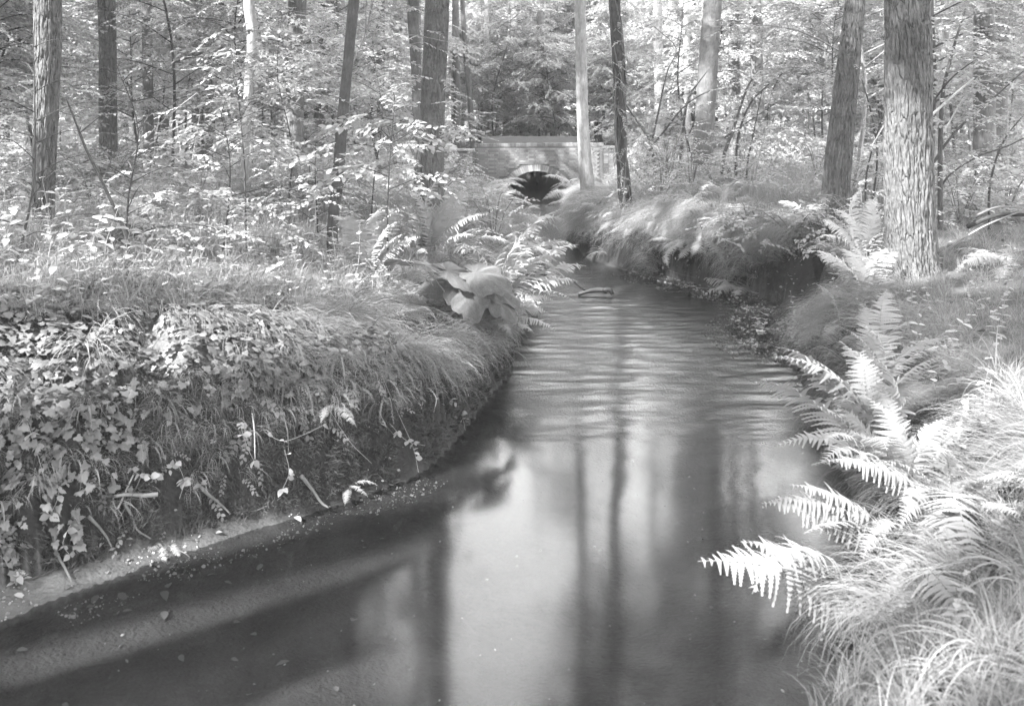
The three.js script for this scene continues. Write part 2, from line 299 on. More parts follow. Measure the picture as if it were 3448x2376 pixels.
// words for where a thing stands, told by the nearest trunk one can find
const marks = [[105, 'the leftmost trunk'], [243, 'the second trunk from the left'], [334, 'the hazy trunk of the left wood'], [470, 'the dim thicket trunk'], [562, 'the pale bent trunk'], [667, 'the low-lit grey trunk'], [775, 'the leaning slender trunk'], [865, 'the dim trunk before the thick one'], [980, 'the thick grey trunk'], [1040, 'the dark trunks behind the parapet'], [1226, 'the trunk above the arch'], [1318, 'the pale slim trunk'], [1403, 'the stem-wrapped trunk'], [1490, 'the far pale trunk'], [1600, 'the sun-flecked trunk'], [1712, 'the dim trunk past the sun fleck'], [1910, 'the leaning oak'], [2057, 'the largest oak'], [2135, 'the white birch']];
function where(x, z) { const u = (x * FOC / z + 1724) / K, m = marks.reduce((a, b) => Math.abs(b[0] - u) < Math.abs(a[0] - u) ? b : a); return (z < 16 ? 'close ' : z < 24 ? '' : z < 36 ? 'well back, ' : 'far back, ') + (Math.abs(m[0] - u) < 14 ? 'in line with ' : u < m[0] ? 'left of ' : 'right of ') + m[1]; }

// ------------------------------------------------------------------ brick bridge
{
  const Z = 29, cx = 0.79, cy = -0.4, R = 1.1, x0 = -1.22, x1 = 2.96, yTop = 1.5, ring = 0.22;
  const br = group('brick_bridge', V(cx, 0, -Z), 'low brick bridge with a rounded arch over the stream', 'bridge');
  const wallShape = (a, b, lo, hi) => { const s = new THREE.Shape(); s.moveTo(a - cx, lo); s.lineTo(-R, lo); s.lineTo(-R, cy); s.absarc(0, cy, R, Math.PI, 0, true); s.lineTo(R, lo); s.lineTo(b - cx, lo); s.lineTo(b - cx, hi); s.lineTo(a - cx, hi); s.closePath(); return s; };
  const ext = (s, d) => new THREE.ExtrudeGeometry(s, { depth: d, bevelEnabled: false, curveSegments: 40 });
  const front = part('front_wall', ext(wallShape(x0, x1, -0.9, yTop - 0.005), 0.3), M.mortar, br); front.position.z = -0.31;
  const deck = part('vault', ext(wallShape(x0 + 0.01, x1 - 0.01, -0.9, 1.2), 13.5), M.brick[1], br); deck.position.z = -13.82;
  const rear = part('rear_parapet', new THREE.BoxGeometry(x1 - x0, 0.5, 0.3), M.brick[2], br); rear.position.set((x0 + x1) / 2 - cx, 1.45, -6.85);
  reseed(101);
  const bg = new THREE.BoxGeometry(0.205, 0.054, 0.1), hg = new THREE.BoxGeometry(0.098, 0.054, 0.1), rest = new GB(), cells = [];
  for (let r = 0, y = -0.25; y < yTop - 0.06; y += 0.0655, r++) {
    const yc = y + 0.027;
    for (let x = x0 - cx + (r % 2 ? 0.055 : 0.11), k = 0; ;) {          // Flemish bond: long and short faces in turn
      const long = (k++ + (r % 2)) % 2 === 0, w = long ? 0.205 : 0.098, xc = x + w / 2; x += w + 0.011; if (xc + w / 2 > x1 - cx) break;
      const dx = Math.max(0, Math.abs(xc) - w / 2), near = Math.hypot(dx, yc - cy); if (near < R + ring + 0.02 && yc > cy - 0.4 || (yc <= cy && Math.abs(xc) - w / 2 < R)) continue;
      cells.push({ xc, yc, long, score: (yc > 0.35 ? 2 : 0) - Math.abs(xc) * 0.3 + (yc > 0.6 ? 1 : 0) });
    }
  }
  cells.sort((a, b) => b.score - a.score);
  cells.forEach((c, k) => {
    const dz = 0.0025 * gs() - 0.03, m = mat4(V(c.xc + 0.002 * gs(), c.yc + 0.0015 * gs(), dz), [0.008 * gs(), 0.008 * gs(), 0.006 * gs()], 1);
    if (k < 260) { const b = part('brick', c.long ? bg : hg, M.brick[Math.floor(2 + rnd() * 2.6)], br); b.applyMatrix4(m); } else rest.add(c.long ? bg : hg, m);
  });
  tag(part('brick', rest.build(), M.brick[3], br), 'lower brick courses half hidden by ferns', undefined, undefined, 'stuff');
  const vg = new THREE.BoxGeometry(0.056, 0.21, 0.11);                    // arch ring of bricks set on edge
  for (let a = -0.35; a <= Math.PI + 0.36; a += 0.0555) { const v = part('arch_brick', vg, M.brick[Math.floor(2 + rnd() * 4)], br); v.position.set(Math.cos(a) * (R + 0.108), cy + Math.sin(a) * (R + 0.108), -0.02 + 0.004 * gs()); v.rotation.z = a - Math.PI / 2; }
  const cg = new THREE.BoxGeometry(0.057, 0.105, 0.315);                   // coping bricks on edge
  for (let x = x0 + 0.03; x < x1; x += 0.068) { const v = part('coping_brick', cg, M.brick[Math.floor(2 + rnd() * 2.5)], br); v.position.set(x - cx, yTop + 0.052 + 0.03 * (x - x0) / (x1 - x0) - 0.012 + 0.003 * gs(), -0.155); v.rotation.z = 0.02 * gs(); }
  // lower wing wall on the near bank, stone capped
  const wing = group('wing_wall', V(-1.75, 0, -Z - 0.02), 'low brick wing wall at the end of the bridge parapet behind the big trunk', 'wall');
  const ww = part('wall_core', new THREE.BoxGeometry(1.02, 1.9, 0.28), M.mortar, wing); ww.position.set(0, 0.4, -0.16);
  for (let r = 0, y = 0.3; y < 1.28; y += 0.0655, r++) for (let x = -0.5 + (r % 2 ? 0.055 : 0), k = 0; x < 0.4; k++) { const long = (k + r) % 2 === 0, w = long ? 0.205 : 0.098; const b = part('brick', long ? bg : hg, M.brick[Math.floor(2 + rnd() * 4)], wing); b.position.set(x + w / 2, y + 0.027, -0.02 + 0.003 * gs()); x += w + 0.011; }
  const cap = part('coping_stone', new THREE.BoxGeometry(1.08, 0.07, 0.36), M.brick[5], wing); cap.position.set(0, 1.386, -0.16);
  const pier = group('bridge_pier', V(3.14, 0, -Z), 'small square brick pier ending the parapet right of the pale slim trunk', 'pier');
  const pc = part('pier_core', new THREE.BoxGeometry(0.33, 2.1, 0.33), M.mortar, pier); pc.position.set(0, 0.4, -0.15);
  for (let r = 0, y = 0.5; y < 1.42; y += 0.0655, r++) for (const sx of [-1, 1]) { const b = part('brick', r % 2 ? bg : hg, M.brick[Math.floor(1 + rnd() * 4)], pier); b.position.set(sx * 0.08, y + 0.027, -0.015); if (r % 2) { b.scale.x = 0.72; } else b.scale.x = 1.5; }
  const pcap = part('pier_cap', new THREE.BoxGeometry(0.42, 0.08, 0.42), M.brick[2], pier); pcap.position.set(0, 1.49, -0.15);
}

// ------------------------------------------------------------------ gaps in the leaf canopy: the sunlit patches of the photograph
const gaps = [[2050, 430, 8.9, 0.75], [2060, 520, 8.9, 0.3], [2230, 790, 5.2, 0.85], [2180, 700, 6, 0.4], [1893, 470, 12, 0.3], [1620, 480, 13.4, 0.55], [1640, 560, 12.8, 0.3], [1318, 300, 18.4, 0.4], [1320, 210, 18.4, 0.3], [1415, 460, 14.4, 0.3], [1600, 190, 22, 0.4],
  [1000, 675, 7.1, 0.7], [600, 560, 8, 1.0], [300, 560, 7.5, 0.6], [100, 690, 6, 0.35], [330, 800, 5.7, 0.3], [700, 760, 6, 0.3], [130, 200, 7, 0.5], [60, 330, 6.8, 0.5], [300, 330, 7.5, 0.5], [100, 60, 8.4, 0.5], [860, 220, 7.5, 0.6], [600, 170, 7.5, 0.6], [560, 260, 7.5, 0.4], [665, 270, 16, 0.5], [780, 180, 9.4, 0.3], [980, 250, 13.6, 0.3],
  [2050, 1130, 4.3, 0.7], [1870, 985, 4.6, 0.2], [1950, 1450, 3.3, 0.4], [2210, 1010, 4.4, 0.3], [2200, 1350, 3.4, 0.25], [830, 490, 9, 0.4], [1195, 372, 29, 0.35], [1185, 340, 29, 0.3], [1150, 480, 14, 0.4], [1240, 540, 12, 0.35], [120, 1380, 4.3, 0.3], [300, 1310, 4.6, 0.2], [960, 1110, 5.6, 0.35], [620, 1440, 4.2, 0.3],
  [2200, 330, 14, 0.6], [1720, 260, 20, 0.7], [1000, 130, 20, 1.0], [450, 200, 18, 0.9], [1150, 100, 26, 1], [1750, 60, 22, 0.8], [2250, 120, 14, 0.6], [560, 60, 14, 0.5]].map(([u, v, d, r]) => [at(u, v, d), r]);
const _g = V();
function lit(q, more = 0.2) { for (const [p, r] of gaps) { _g.copy(q).sub(p); const t = _g.dot(SUN); if (t > 1.2 && _g.addScaledVector(SUN, -t).length() < r + more) return true; } return false; }
function openSky(q) {                               // the strip of sky over the stream, and the ragged gaps between the crowns to its right
  const z = -q.z; if (z < 2 || q.y < 3) return false; const t = (q.y + EYE) / z, a = q.x / z;
  if (t > 0.36 && t < 0.85 && a > -0.07 + 0.05 * gs() && a < 0.02 + 0.02 * gs()) return true;
  if (t > 0.36 && t < 0.72 && rnd() < smooth((a + 0.34 + 0.08 * noise(t * 9, 3)) / 0.32) && rnd() > smooth((a - 0.01 - 0.05 * noise(t * 7, 8)) / 0.06)) return true;
  return q.y - EYE > 0.16 * z && t < 0.8 && a > -0.16 + 0.08 * noise(t * 6, 11) + 0.05 * gs() && a < 0.6 && noise(a * 17, t * 2.2, 2) + 0.5 * noise(a * 41, t * 4, 6) + 0.12 * gs() > 0.02 && rnd() < 0.6;
}

// ------------------------------------------------------------------ trees
function trunkGeo(pts, radii, sides, step, ridge, freq = 1, flare = 0) {
  const c = new THREE.CatmullRomCurve3(pts, false, 'centripetal'), len = c.getLength(), n = Math.max(8, Math.round(len / step)), b = new GB(), rAt = (t) => { const f = t * (radii.length - 1), k = Math.min(radii.length - 2, Math.floor(f)); return lerp(radii[k], radii[k + 1], f - k); };
  let prev; const off = pts[0].x * 3.1;
  for (let k = 0; k <= n; k++) {
    const t = k / n, p = c.getPoint(t), r0 = rAt(t), ring = [];
    for (let s = 0; s <= sides; s++) {
      const w = (s % sides) / sides * 2 * Math.PI, X = Math.cos(w), Y = Math.sin(w), h = p.y;
      let r = r0 * (1 + flare * Math.exp(-k * step / 0.16) * (0.7 + 0.5 * Math.cos(w * 5 + off) * noise(X * 2 + off, Y * 2)));
      r *= 1 + 0.035 * noise(X * 1.5 + off, h * 1.2, Y * 1.5);
      if (ridge) { const m = 3.2 * freq, q = 1 - Math.abs(noise(X * m + off + 0.5 * noise(h * 4, X * 2, Y * 2), h * (0.9 + 0.75 * freq), Y * m + 0.4 * noise(h * 5, Y * 3))) * 2.2; r -= ridge * Math.pow(clamp(q), 3) + ridge * 0.5 * clamp(noise(X * 6 + off, h * 7, Y * 6)) + ridge * 0.35 * noise(X * 17 + off, h * 13, Y * 17); }
      ring.push(b.v(p.x + X * r, p.y, p.z + Y * r, s / sides * 2 * Math.PI * r0, h));
    }
    if (prev) for (let s = 0; s < sides; s++) b.q(prev[s], ring[s], ring[s + 1], prev[s + 1]);
    prev = ring;
  }
  return b.build();
}
const crownMatrices = (clumps, scale, tone, high = false) => {
  const list = [];
  for (const { p, r, n } of clumps) for (let k = 0; k < n; k++) {
    const q = V(p.x + gs() * r * 0.8, p.y + gs() * r * 0.45, p.z + gs() * r * 0.8); if (lit(q, 0.22 * scale) || openSky(q) || (high && q.y < EYE + 1.1 + Math.max(0, -q.z) * 0.17)) continue;   // crowns beside the clearing keep their browse line
    list.push({ m: mat4(q, [gs() * 0.3, rnd() * 6.283, gs() * 0.3 - 0.1], scale * rr(0.7, 1.25)), c: tone * rr(0.75, 1.25) });
  }
  return list;
};
let variant = 0;
function leafPart(list, parent, name = 'crown', shapes = sprays, mat = M.leaf) { if (!list.length) return; const o = instanced(name, shapes[variant++ % shapes.length], mat, list, parent); o.userData.kind = 'stuff'; return o; }
function tree(name, label, rows, depth, o = {}) {
  const { mat = M.grove, H = 14, sides = 20, step = 0.2, ridge = 0.004, freq = 1, flare = 0.5, grp, crown = 9, per = 34, spread = 2.6, limbs = 6, low = 0.7, tone = 1 } = o;
  const pts = rows.map(([u, v]) => at(u, v, depth)), rad = rows.map(([, , w]) => w / 2 * K / FOC * depth);
  const base = pts[0].clone(); base.y = groundY(base.x, depth) - 0.25; if (base.y < pts[0].y - 0.02) { pts.unshift(base); rad.unshift(rad[0] * 1.03); }
  const last = pts[pts.length - 1], dir = last.clone().sub(pts[pts.length - 2]).normalize(); dir.x *= 0.4; dir.y = 1; const nUp = 4, r = rad[rad.length - 1];
  for (let k = 1; k <= nUp; k++) { pts.push(last.clone().add(V(dir.x * (H - last.y) * k / nUp + 0.12 * gs(), (H - last.y) * k / nUp, 0.12 * gs()))); rad.push(r * (1 - 0.8 * k / nUp)); }
  // even spacing for the radius table
  const c = new THREE.CatmullRomCurve3(pts, false, 'centripetal'), N = 24, even = [], er = [];
  for (let k = 0; k <= N; k++) { const p = c.getPoint(k / N); even.push(p); const f = k / N * (pts.length - 1), i = Math.min(pts.length - 2, Math.floor(f)); er.push(lerp(rad[i], rad[i + 1], f - i)); }
  const g = group(name, pts[0].clone(), label, 'tree', grp), shift = pts[0].clone().negate();
  const move = (q) => q.clone().add(shift);
  part('trunk', trunkGeo(even.map(move), er, sides, step, ridge, freq, flare), mat, g);
  const clumps = [];
  for (let k = 0; k < limbs; k++) {
    const f = lerp(low, 0.97, (k + rnd() * 0.6) / limbs), p = c.getPoint(f), a = rnd() * 6.283 + k * 2.4, L = spread * rr(0.6, 1.15) * (1.15 - 0.5 * f), e = p.clone().add(V(Math.cos(a) * L, L * rr(0.15, 0.7), Math.sin(a) * L)), mid = p.clone().lerp(e, 0.5).add(V(0, -0.12 * L, 0));
    const rl = er[Math.floor(f * N)] * 0.4; part('limb', tubeGeo([move(p), move(mid), move(e)], rl, rl * 0.2, 6, 10), mat, g);
    clumps.push({ p: e, r: spread * 0.32, n: per }, { p: mid, r: spread * 0.25, n: Math.round(per * 0.5) });
  }
  for (let k = 0; k < crown; k++) { const p = c.getPoint(rr(low, 1)); clumps.push({ p: p.add(V(gs() * spread * 0.7, gs() * 0.8, gs() * spread * 0.7)), r: spread * 0.34, n: per }); }
  const list = crownMatrices(clumps, 1.9, tone).map((d) => ({ m: d.m.premultiply(new THREE.Matrix4().makeTranslation(shift.x, shift.y, shift.z)), c: d.c }));
  leafPart(list, g);
  return g;
}
reseed(202);
tree('oak_tree', 'largest oak trunk with deeply ridged bark, standing on the right bank above the ferns', [[2064, 650, 128], [2062, 580, 114], [2058, 460, 108], [2055, 300, 104], [2055, 150, 101], [2053, 0, 98]], 9.1, { mat: M.oak, H: 17, sides: 170, step: 0.03, ridge: 0.02, freq: 3.2, flare: 0.25, low: 0.72, spread: 3.4 });
tree('oak_tree', 'slightly leaning ridged oak trunk second from the right, sunlit at its foot', [[1884, 540, 66], [1890, 440, 62], [1903, 300, 58], [1920, 140, 50], [1934, 0, 44]], 12, { mat: M.oak, H: 16, sides: 120, step: 0.04, ridge: 0.015, freq: 3, low: 0.7, spread: 3 });
tree('oak_tree', 'straight tall trunk with one bright sun fleck, right of the bridge behind the shrubs', [[1586, 420, 52], [1591, 320, 47], [1600, 180, 44], [1608, 60, 42], [1613, 0, 41]], 22, { mat: M.grove, H: 18, sides: 40, step: 0.09, ridge: 0.012, freq: 1.3, low: 0.7, spread: 3.2 });
const ivyTrunk = tree('ivy_clad_tree', 'crooked dark trunk wrapped in climbing stems with a pale foot at the water', [[1421, 520, 22], [1413, 440, 23], [1405, 350, 24], [1403, 270, 27], [1401, 180, 29], [1395, 90, 27], [1390, 0, 26]], 14.5, { mat: M.dark, H: 13, sides: 28, step: 0.08, ridge: 0.01, low: 0.7, spread: 2.4 });
tree('slim_tree', 'pale slim trunk banded with sun, standing in front of the bridge', [[1331, 445, 36], [1324, 370, 31], [1318, 270, 27], [1315, 130, 26], [1312, 0, 25]], 18.5, { mat: M.pale, H: 16, sides: 28, step: 0.09, ridge: 0.004, low: 0.7, spread: 2.6 });
tree('oak_tree', 'thick grey trunk left of the bridge, a tall fern at its foot', [[972, 450, 66], [974, 330, 59], [979, 220, 56], [985, 100, 56], [989, 0, 56]], 13.75, { mat: M.oak, H: 17, sides: 110, step: 0.045, ridge: 0.012, freq: 3.2, low: 0.72, spread: 3.4 });
tree('slim_tree', 'thin trunk half hidden behind the thick grey trunk left of the bridge', [[944, 430, 18], [945, 300, 22], [941, 150, 25], [934, 0, 28]], 15.2, { mat: M.grove, H: 14, low: 0.7 });
tree('leaning_tree', 'smooth barked slender trunk leaning right on the near bank beside a leafy sapling', [[752, 512, 25], [762, 420, 27], [770, 320, 26], [777, 240, 25], [787, 140, 24], [800, 0, 26]], 9.4, { mat: M.dark, H: 9, sides: 28, step: 0.08, ridge: 0.003, flare: 0.2, low: 0.72, spread: 2 });
tree('slim_tree', 'grey trunk with a sunlit patch low down, left of the leaning slender trunk', [[663, 360, 44], [666, 250, 41], [669, 120, 41], [672, 0, 42]], 16, { mat: M.grove, H: 15, sides: 30, step: 0.09, ridge: 0.006 });
tree('slim_tree', 'dim grey trunk just left of the leaning slender trunk, far back', [[736, 370, 28], [734, 200, 28], [732, 0, 28]], 24, { mat: M.grove, H: 16 });
tree('pale_tree', 'pale sunlit trunk with a bend, top left of centre above bright leaves', [[552, 400, 17], [556, 300, 19], [562, 200, 22], [571, 90, 26], [562, 0, 26]], 14, { mat: M.pale, H: 12, sides: 24 });
tree('slim_tree', 'hazy trunk between the far left oak and the pale bent trunk', [[337, 440, 24], [334, 200, 24], [331, 0, 22]], 20, { mat: M.grove, H: 15 });
tree('oak_tree', 'grey trunk just right of the far left trunk, half veiled by leaves', [[246, 510, 42], [243, 250, 39], [240, 0, 38]], 15, { mat: M.oak, H: 16, sides: 40, step: 0.08, ridge: 0.008, freq: 1.4 });
tree('oak_tree', 'leftmost trunk, ridged bark lit on one side, wrapped in shrubs below', [[97, 545, 44], [98, 440, 46], [103, 260, 52], [107, 120, 57], [107, 0, 60]], 8.5, { mat: M.oak, H: 14, sides: 120, step: 0.035, ridge: 0.013, freq: 3, low: 0.7, spread: 3 });
tree('birch_tree', 'pale trunk far behind the climbing-stem tree, right of the bridge', [[1492, 350, 21], [1490, 180, 21], [1487, 0, 20]], 30, { mat: M.pale, H: 16 });
tree('birch_tree', 'thin pale birch left of the trunk with the sun fleck', [[1556, 350, 14], [1555, 180, 15], [1552, 0, 14]], 34, { mat: M.pale, H: 16 });
tree('birch_tree', 'thin white birch behind the largest oak, far right', [[2118, 300, 13], [2133, 150, 14], [2146, 0, 13]], 20, { mat: M.pale, H: 13 });
tree('slim_tree', 'dim trunk between the sun-flecked trunk and the leaning oak', [[1716, 350, 30], [1712, 150, 28], [1708, 0, 26]], 27, { mat: M.grove, H: 16 });
tree('dark_tree', 'dark trunk rising straight behind the left end of the parapet', [[1034, 345, 17], [1033, 200, 17], [1030, 0, 16]], 36, { mat: M.dark, H: 15 });
tree('dark_tree', 'dark thin trunk leaning left behind the parapet', [[1070, 345, 13], [1064, 240, 13], [1052, 100, 12], [1046, 0, 11]], 37, { mat: M.dark, H: 14 });
tree('slim_tree', 'grey trunk behind the parapet above the arch', [[1228, 345, 18], [1224, 200, 18], [1222, 0, 17]], 40, { mat: M.grove, H: 17 });
tree('slim_tree', 'dim trunk far behind, left of the thick grey trunk', [[868, 380, 22], [862, 200, 22], [860, 0, 20]], 30, { mat: M.dark, H: 16 });
tree('dark_tree', 'dim trunk in the left thicket below the hazy trunk', [[472, 420, 20], [470, 200, 20], [466, 0, 18]], 22, { mat: M.grove, H: 14 });

{
  const rows = [[1421, 515], [1413, 440], [1405, 350], [1403, 270], [1401, 180], [1395, 90], [1390, -20]], o = ivyTrunk.position;
  for (let k = 0; k < 6; k++) { const ph = k * 1.1, pts = rows.map(([u, v], i) => at(u, v, 14.5).add(V(Math.cos(ph + i * (0.5 + 0.2 * k)) * 0.1, 0, 0.05 + Math.abs(Math.sin(ph + i)) * 0.07)).sub(o)); part('climbing_stem', tubeGeo(pts, 0.014, 0.009, 5, 40), k % 2 ? M.twig : M.dark, ivyTrunk); }
  leafPart(Array.from({ length: 60 }, () => { const [u, v] = rows[1 + Math.floor(rnd() * 5)]; return { m: mat4(at(u, v + gs() * 40, 14.5).add(V(gs() * 0.14, 0, 0.1 + gs() * 0.1)).sub(o), [gs() * 0.4, rnd() * 6.28, gs() * 0.4 - 0.5], rr(0.4, 0.8)), c: rr(0.6, 1.1) }; }), ivyTrunk, 'climber_leaves');
}
// crowns whose trunks stand outside the frame: they shade the banks from the left and close the wood overhead
reseed(303);
for (const [x, z, H, wide = 3.3] of [[-7, 3, 13], [-9, 8, 15], [-12, 5, 16], [-8.5, 13, 15], [-12, 16, 16], [-14, 11, 17], [-11, 21, 16], [-15, 26, 18], [-16, 1, 16], [-10, -4, 15], [-13, 33, 18], [6.5, 5, 14], [9, 10, 16], [8.5, 16, 16], [12, 22, 17], [4.5, -3, 15], [-3, -6, 14], [-19, 18, 19], [-5.2, 27, 15], [7, 28, 16], [-4.6, 1.6, 13], [-6.4, -1.6, 14], [-1.6, -3.4, 13], [3.6, -1.2, 13], [-6.2, 6, 14], [-6.3, 9.6, 13], [5.5, 1.5, 14], [4.6, 3.4, 15, 4.6], [5.2, 6.2, 16, 4.6], [-4.4, 4.4, 15, 4.2], [0.5, -2.2, 14, 4.2], [-8.5, -0.6, 14, 4], [-11.5, -2.4, 16, 4], [-9.8, 2.2, 15, 3.8], [-8, -4.5, 15, 4]]) {
  const P = V(x, groundY(x, z), -z), r = rr(0.16, 0.26), g = group('woodland_tree', P, 'tall woodland tree standing outside the view, its crown shading the stream', 'tree', 'crowns round the clearing');
  part('trunk', trunkGeo([V(0, -0.2, 0), V(gs() * 0.1, H * 0.35, 0), V(gs() * 0.3, H * 0.7, gs() * 0.3), V(gs() * 0.5, H, 0)], [r * 1.2, r, r * 0.7, r * 0.25], 12, 0.4, 0.006), M.grove, g);
  const clumps = [];
  for (let k = 0; k < 24; k++) { const a = rnd() * 6.283, q = Math.sqrt(rnd()) * wide, h = H * rr(0.36, 1.02); clumps.push({ p: P.clone().add(V(Math.cos(a) * q, h, Math.sin(a) * q)), r: rr(0.8, 1.3), n: 30 }); if (k % 3 === 0 && h > H * 0.6) part('limb', tubeGeo([V(0, h - 1.2, 0), V(Math.cos(a) * q * 0.5, h - 0.5, Math.sin(a) * q * 0.5), V(Math.cos(a) * q, h, Math.sin(a) * q)], r * 0.3, r * 0.08, 5, 6), M.grove, g); }
  leafPart(crownMatrices(clumps, 2.1, 1, true).map((d) => ({ m: d.m.premultiply(new THREE.Matrix4().makeTranslation(-P.x, -P.y, -P.z)), c: d.c })), g);
}

for (const [x, z, H] of [[-1.5, 48, 17], [2.2, 47, 16], [5, 52, 18], [-5, 51, 18], [0.6, 58, 19], [8.5, 47, 17], [-9, 48, 18], [3.2, 64, 20], [-3.6, 66, 20], [13, 50, 18], [-14, 50, 19], [18, 44, 18], [-20, 46, 19], [-6, 30, 20], [-9.5, 27, 19], [-3.6, 34, 20], [-12.5, 31, 20], [-8, 37, 21]]) {
  const P = V(x, groundY(x, z), -z), r = rr(0.16, 0.24), g = group('far_tree', P, `tall full-crowned tree ${where(x, z)}`, 'tree', 'full-crowned trees beyond the bridge'), clumps = [];
  part('trunk', trunkGeo([V(0, -0.2, 0), V(gs() * 0.1, H * 0.35, 0), V(gs() * 0.3, H * 0.7, gs() * 0.3), V(gs() * 0.5, H, 0)], [r * 1.2, r, r * 0.7, r * 0.25], 12, 0.4, 0.006), rnd() < 0.5 ? M.dark : M.grove, g);
  for (let k = 0; k < 30; k++) { const a = rnd() * 6.283, q = Math.sqrt(rnd()) * 3.6, h = H * rr(0.16, 0.95); clumps.push({ p: P.clone().add(V(Math.cos(a) * q, h, Math.sin(a) * q)), r: rr(0.8, 1.4), n: 34 }); }
  leafPart(crownMatrices(clumps, 2.6, 1).map((d) => ({ m: d.m.premultiply(new THREE.Matrix4().makeTranslation(-P.x, -P.y, -P.z)), c: d.c })), g);
}

// understory: thin saplings whose leaves hang in layers
function sapling(name, label, x, z, H, o = {}) {
  const { grp, branches = 16, reach = 1.3, per = 9, shapes = sprays, scale = 1, tone = 1, low = 0.25, lean = 0.08, r = 0.03, mat = M.dark } = o;
  const P = onLand(x, z, -0.05), g = group(name, P, label, 'sapling', grp), b = new GB(), tip = V(gs() * lean * H, H, gs() * lean * H), c = new THREE.CatmullRomCurve3([V(0, 0, 0), tip.clone().multiplyScalar(0.35).add(V(gs() * 0.05 * H, 0, 0)), tip.clone().multiplyScalar(0.7).add(V(gs() * 0.05 * H, 0, 0)), tip]);
  const sp = c.getPoints(14); b.tube(sp, sp.map((_, k) => r * (1 - 0.85 * k / 14)), 6);
  const list = [];
  for (let k = 0; k < branches; k++) {
    const f = lerp(low, 1, (k + rnd()) / branches), p = c.getPoint(f), a = k * 2.4 + gs() * 0.5, L = reach * rr(0.5, 1.2) * (1.25 - 0.7 * f), e = p.clone().add(V(Math.cos(a) * L, L * rr(-0.05, 0.4), Math.sin(a) * L)), m = p.clone().lerp(e, 0.5).add(V(0, 0.1 * L, 0));
    const bp = curve([p, m, e], 6); b.tube(bp, bp.map((_, i) => r * 0.4 * (1 - 0.75 * i / 6)), 4);
    for (let i = 0; i < per; i++) {
      const t = rr(0.25, 1.02), q = p.clone().lerp(e, t).add(V(gs() * 0.22 * reach * t, 0.1 * L * (1 - Math.abs(2 * t - 1)) + gs() * 0.09, gs() * 0.22 * reach * t)); const w = q.clone().add(P); if (lit(w) || openSky(w)) continue;
      list.push({ m: mat4(q, [gs() * 0.2, -a + gs() * 0.8, gs() * 0.22 - 0.05], scale * rr(0.7, 1.2)), c: tone * rr(0.75, 1.3) });
    }
  }
  part('stem', b.build(), mat, g); leafPart(list, g, 'foliage', shapes);
  return g;
}
reseed(404);
{
  let made = 0, tries = 0;
  while (made < 215 && tries++ < 9000) {
    const z = 11 + 42 * Math.pow(rnd(), 0.8), x = rr(-0.66, 0.66) * z, mid = (xL(z) + xR(z)) / 2;
    if (z < 29 && Math.abs(x - mid) < (z > 18 ? 3.4 : 2.6)) continue; if (z > 27 && z < 38 && Math.abs(x - 0.4) < 4.5) continue;
    if (z < 16 && x > 0 && x < 4.5) continue;
    if ([[1600, 22], [1905, 12], [980, 13.75], [1316, 18.5], [1403, 14.5], [667, 16], [243, 15], [775, 9.4], [562, 14]].some(([m, dep]) => z < dep + 0.3 && Math.abs((x * FOC / z + 1724) / K - m) < 0.85 * FOC / z / K)) continue;
    const H = rr(3.2, 7.5) * (z > 30 ? 1.25 : 1), pale = rnd() < 0.3, w = where(x, z);
    sapling('understory_tree', `${H > 5.5 ? 'tall' : 'short'} ${pale ? 'pale' : 'dark'}-stemmed understory tree ${w}`, x, z, H, { grp: 'understory trees ' + w, branches: 28, per: 24, reach: rr(1.2, 2.1), scale: z > 30 ? 1.45 : 1.0, r: rr(0.025, 0.05), low: rr(0.12, 0.35), mat: pale ? M.pale : M.dark, tone: rr(0.8, 1.25) });
    made++;
  }
}
// far trunks beyond the bridge
{
  reseed(505);
  const shapes = [0, 1, 2].map(() => trunkGeo([V(0, -0.3, 0), V(gs() * 0.3, 4, gs() * 0.2), V(gs() * 0.5, 9, 0), V(gs() * 0.6, 14, 0)], [1.15, 1, 0.8, 0.4], 10, 0.8, 0));
  for (let k = 0; k < 110; k++) {
    const z = rr(39, 88), x = rr(-0.6, 0.6) * z * (rnd() < 0.45 ? 0.4 : 1), r = rr(0.06, 0.17) * (rnd() < 0.2 ? 1.6 : 1), mat = rnd() < 0.35 ? M.pale : rnd() < 0.5 ? M.dark : M.grove, w = where(x, z);
    const g = group('bare_tree', V(x, groundY(x, z), -z), `${r > 0.12 ? 'stout' : 'thin'} ${mat === M.pale ? 'pale' : mat === M.dark ? 'dark' : 'grey'} bare tree ${w}`, 'tree', 'bare trees ' + w), m = part('trunk', shapes[k % 3], mat, g); m.scale.set(r, 1, r); m.rotation.y = rnd() * 6; m.rotation.z = gs() * 0.03;
  }
  const list = [];
  for (let k = 0; k < 42000; k++) { const z = rr(44, 120), x = rr(-0.75, 0.75) * z, hole = 0.5 + 0.5 * noise(x * 0.2, z * 0.1, 4); const y = groundY(x, z) + (rnd() < 0.25 ? rr(0.1, 2) : rr(2.2, 16)); if (rnd() > 0.55 + hole || openSky(V(x, y, -z))) continue; list.push({ m: mat4(V(x, y, -z), [gs() * 0.3, rnd() * 6.28, gs() * 0.3], rr(2.2, 4)), c: rr(0.7, 1.3) }); }
  const o = instanced('far_foliage', sprays[1], M.leaf, list, scene); tag(o, 'mass of pale leaves closing the wood far beyond the bridge', 'foliage', undefined, 'stuff');
}

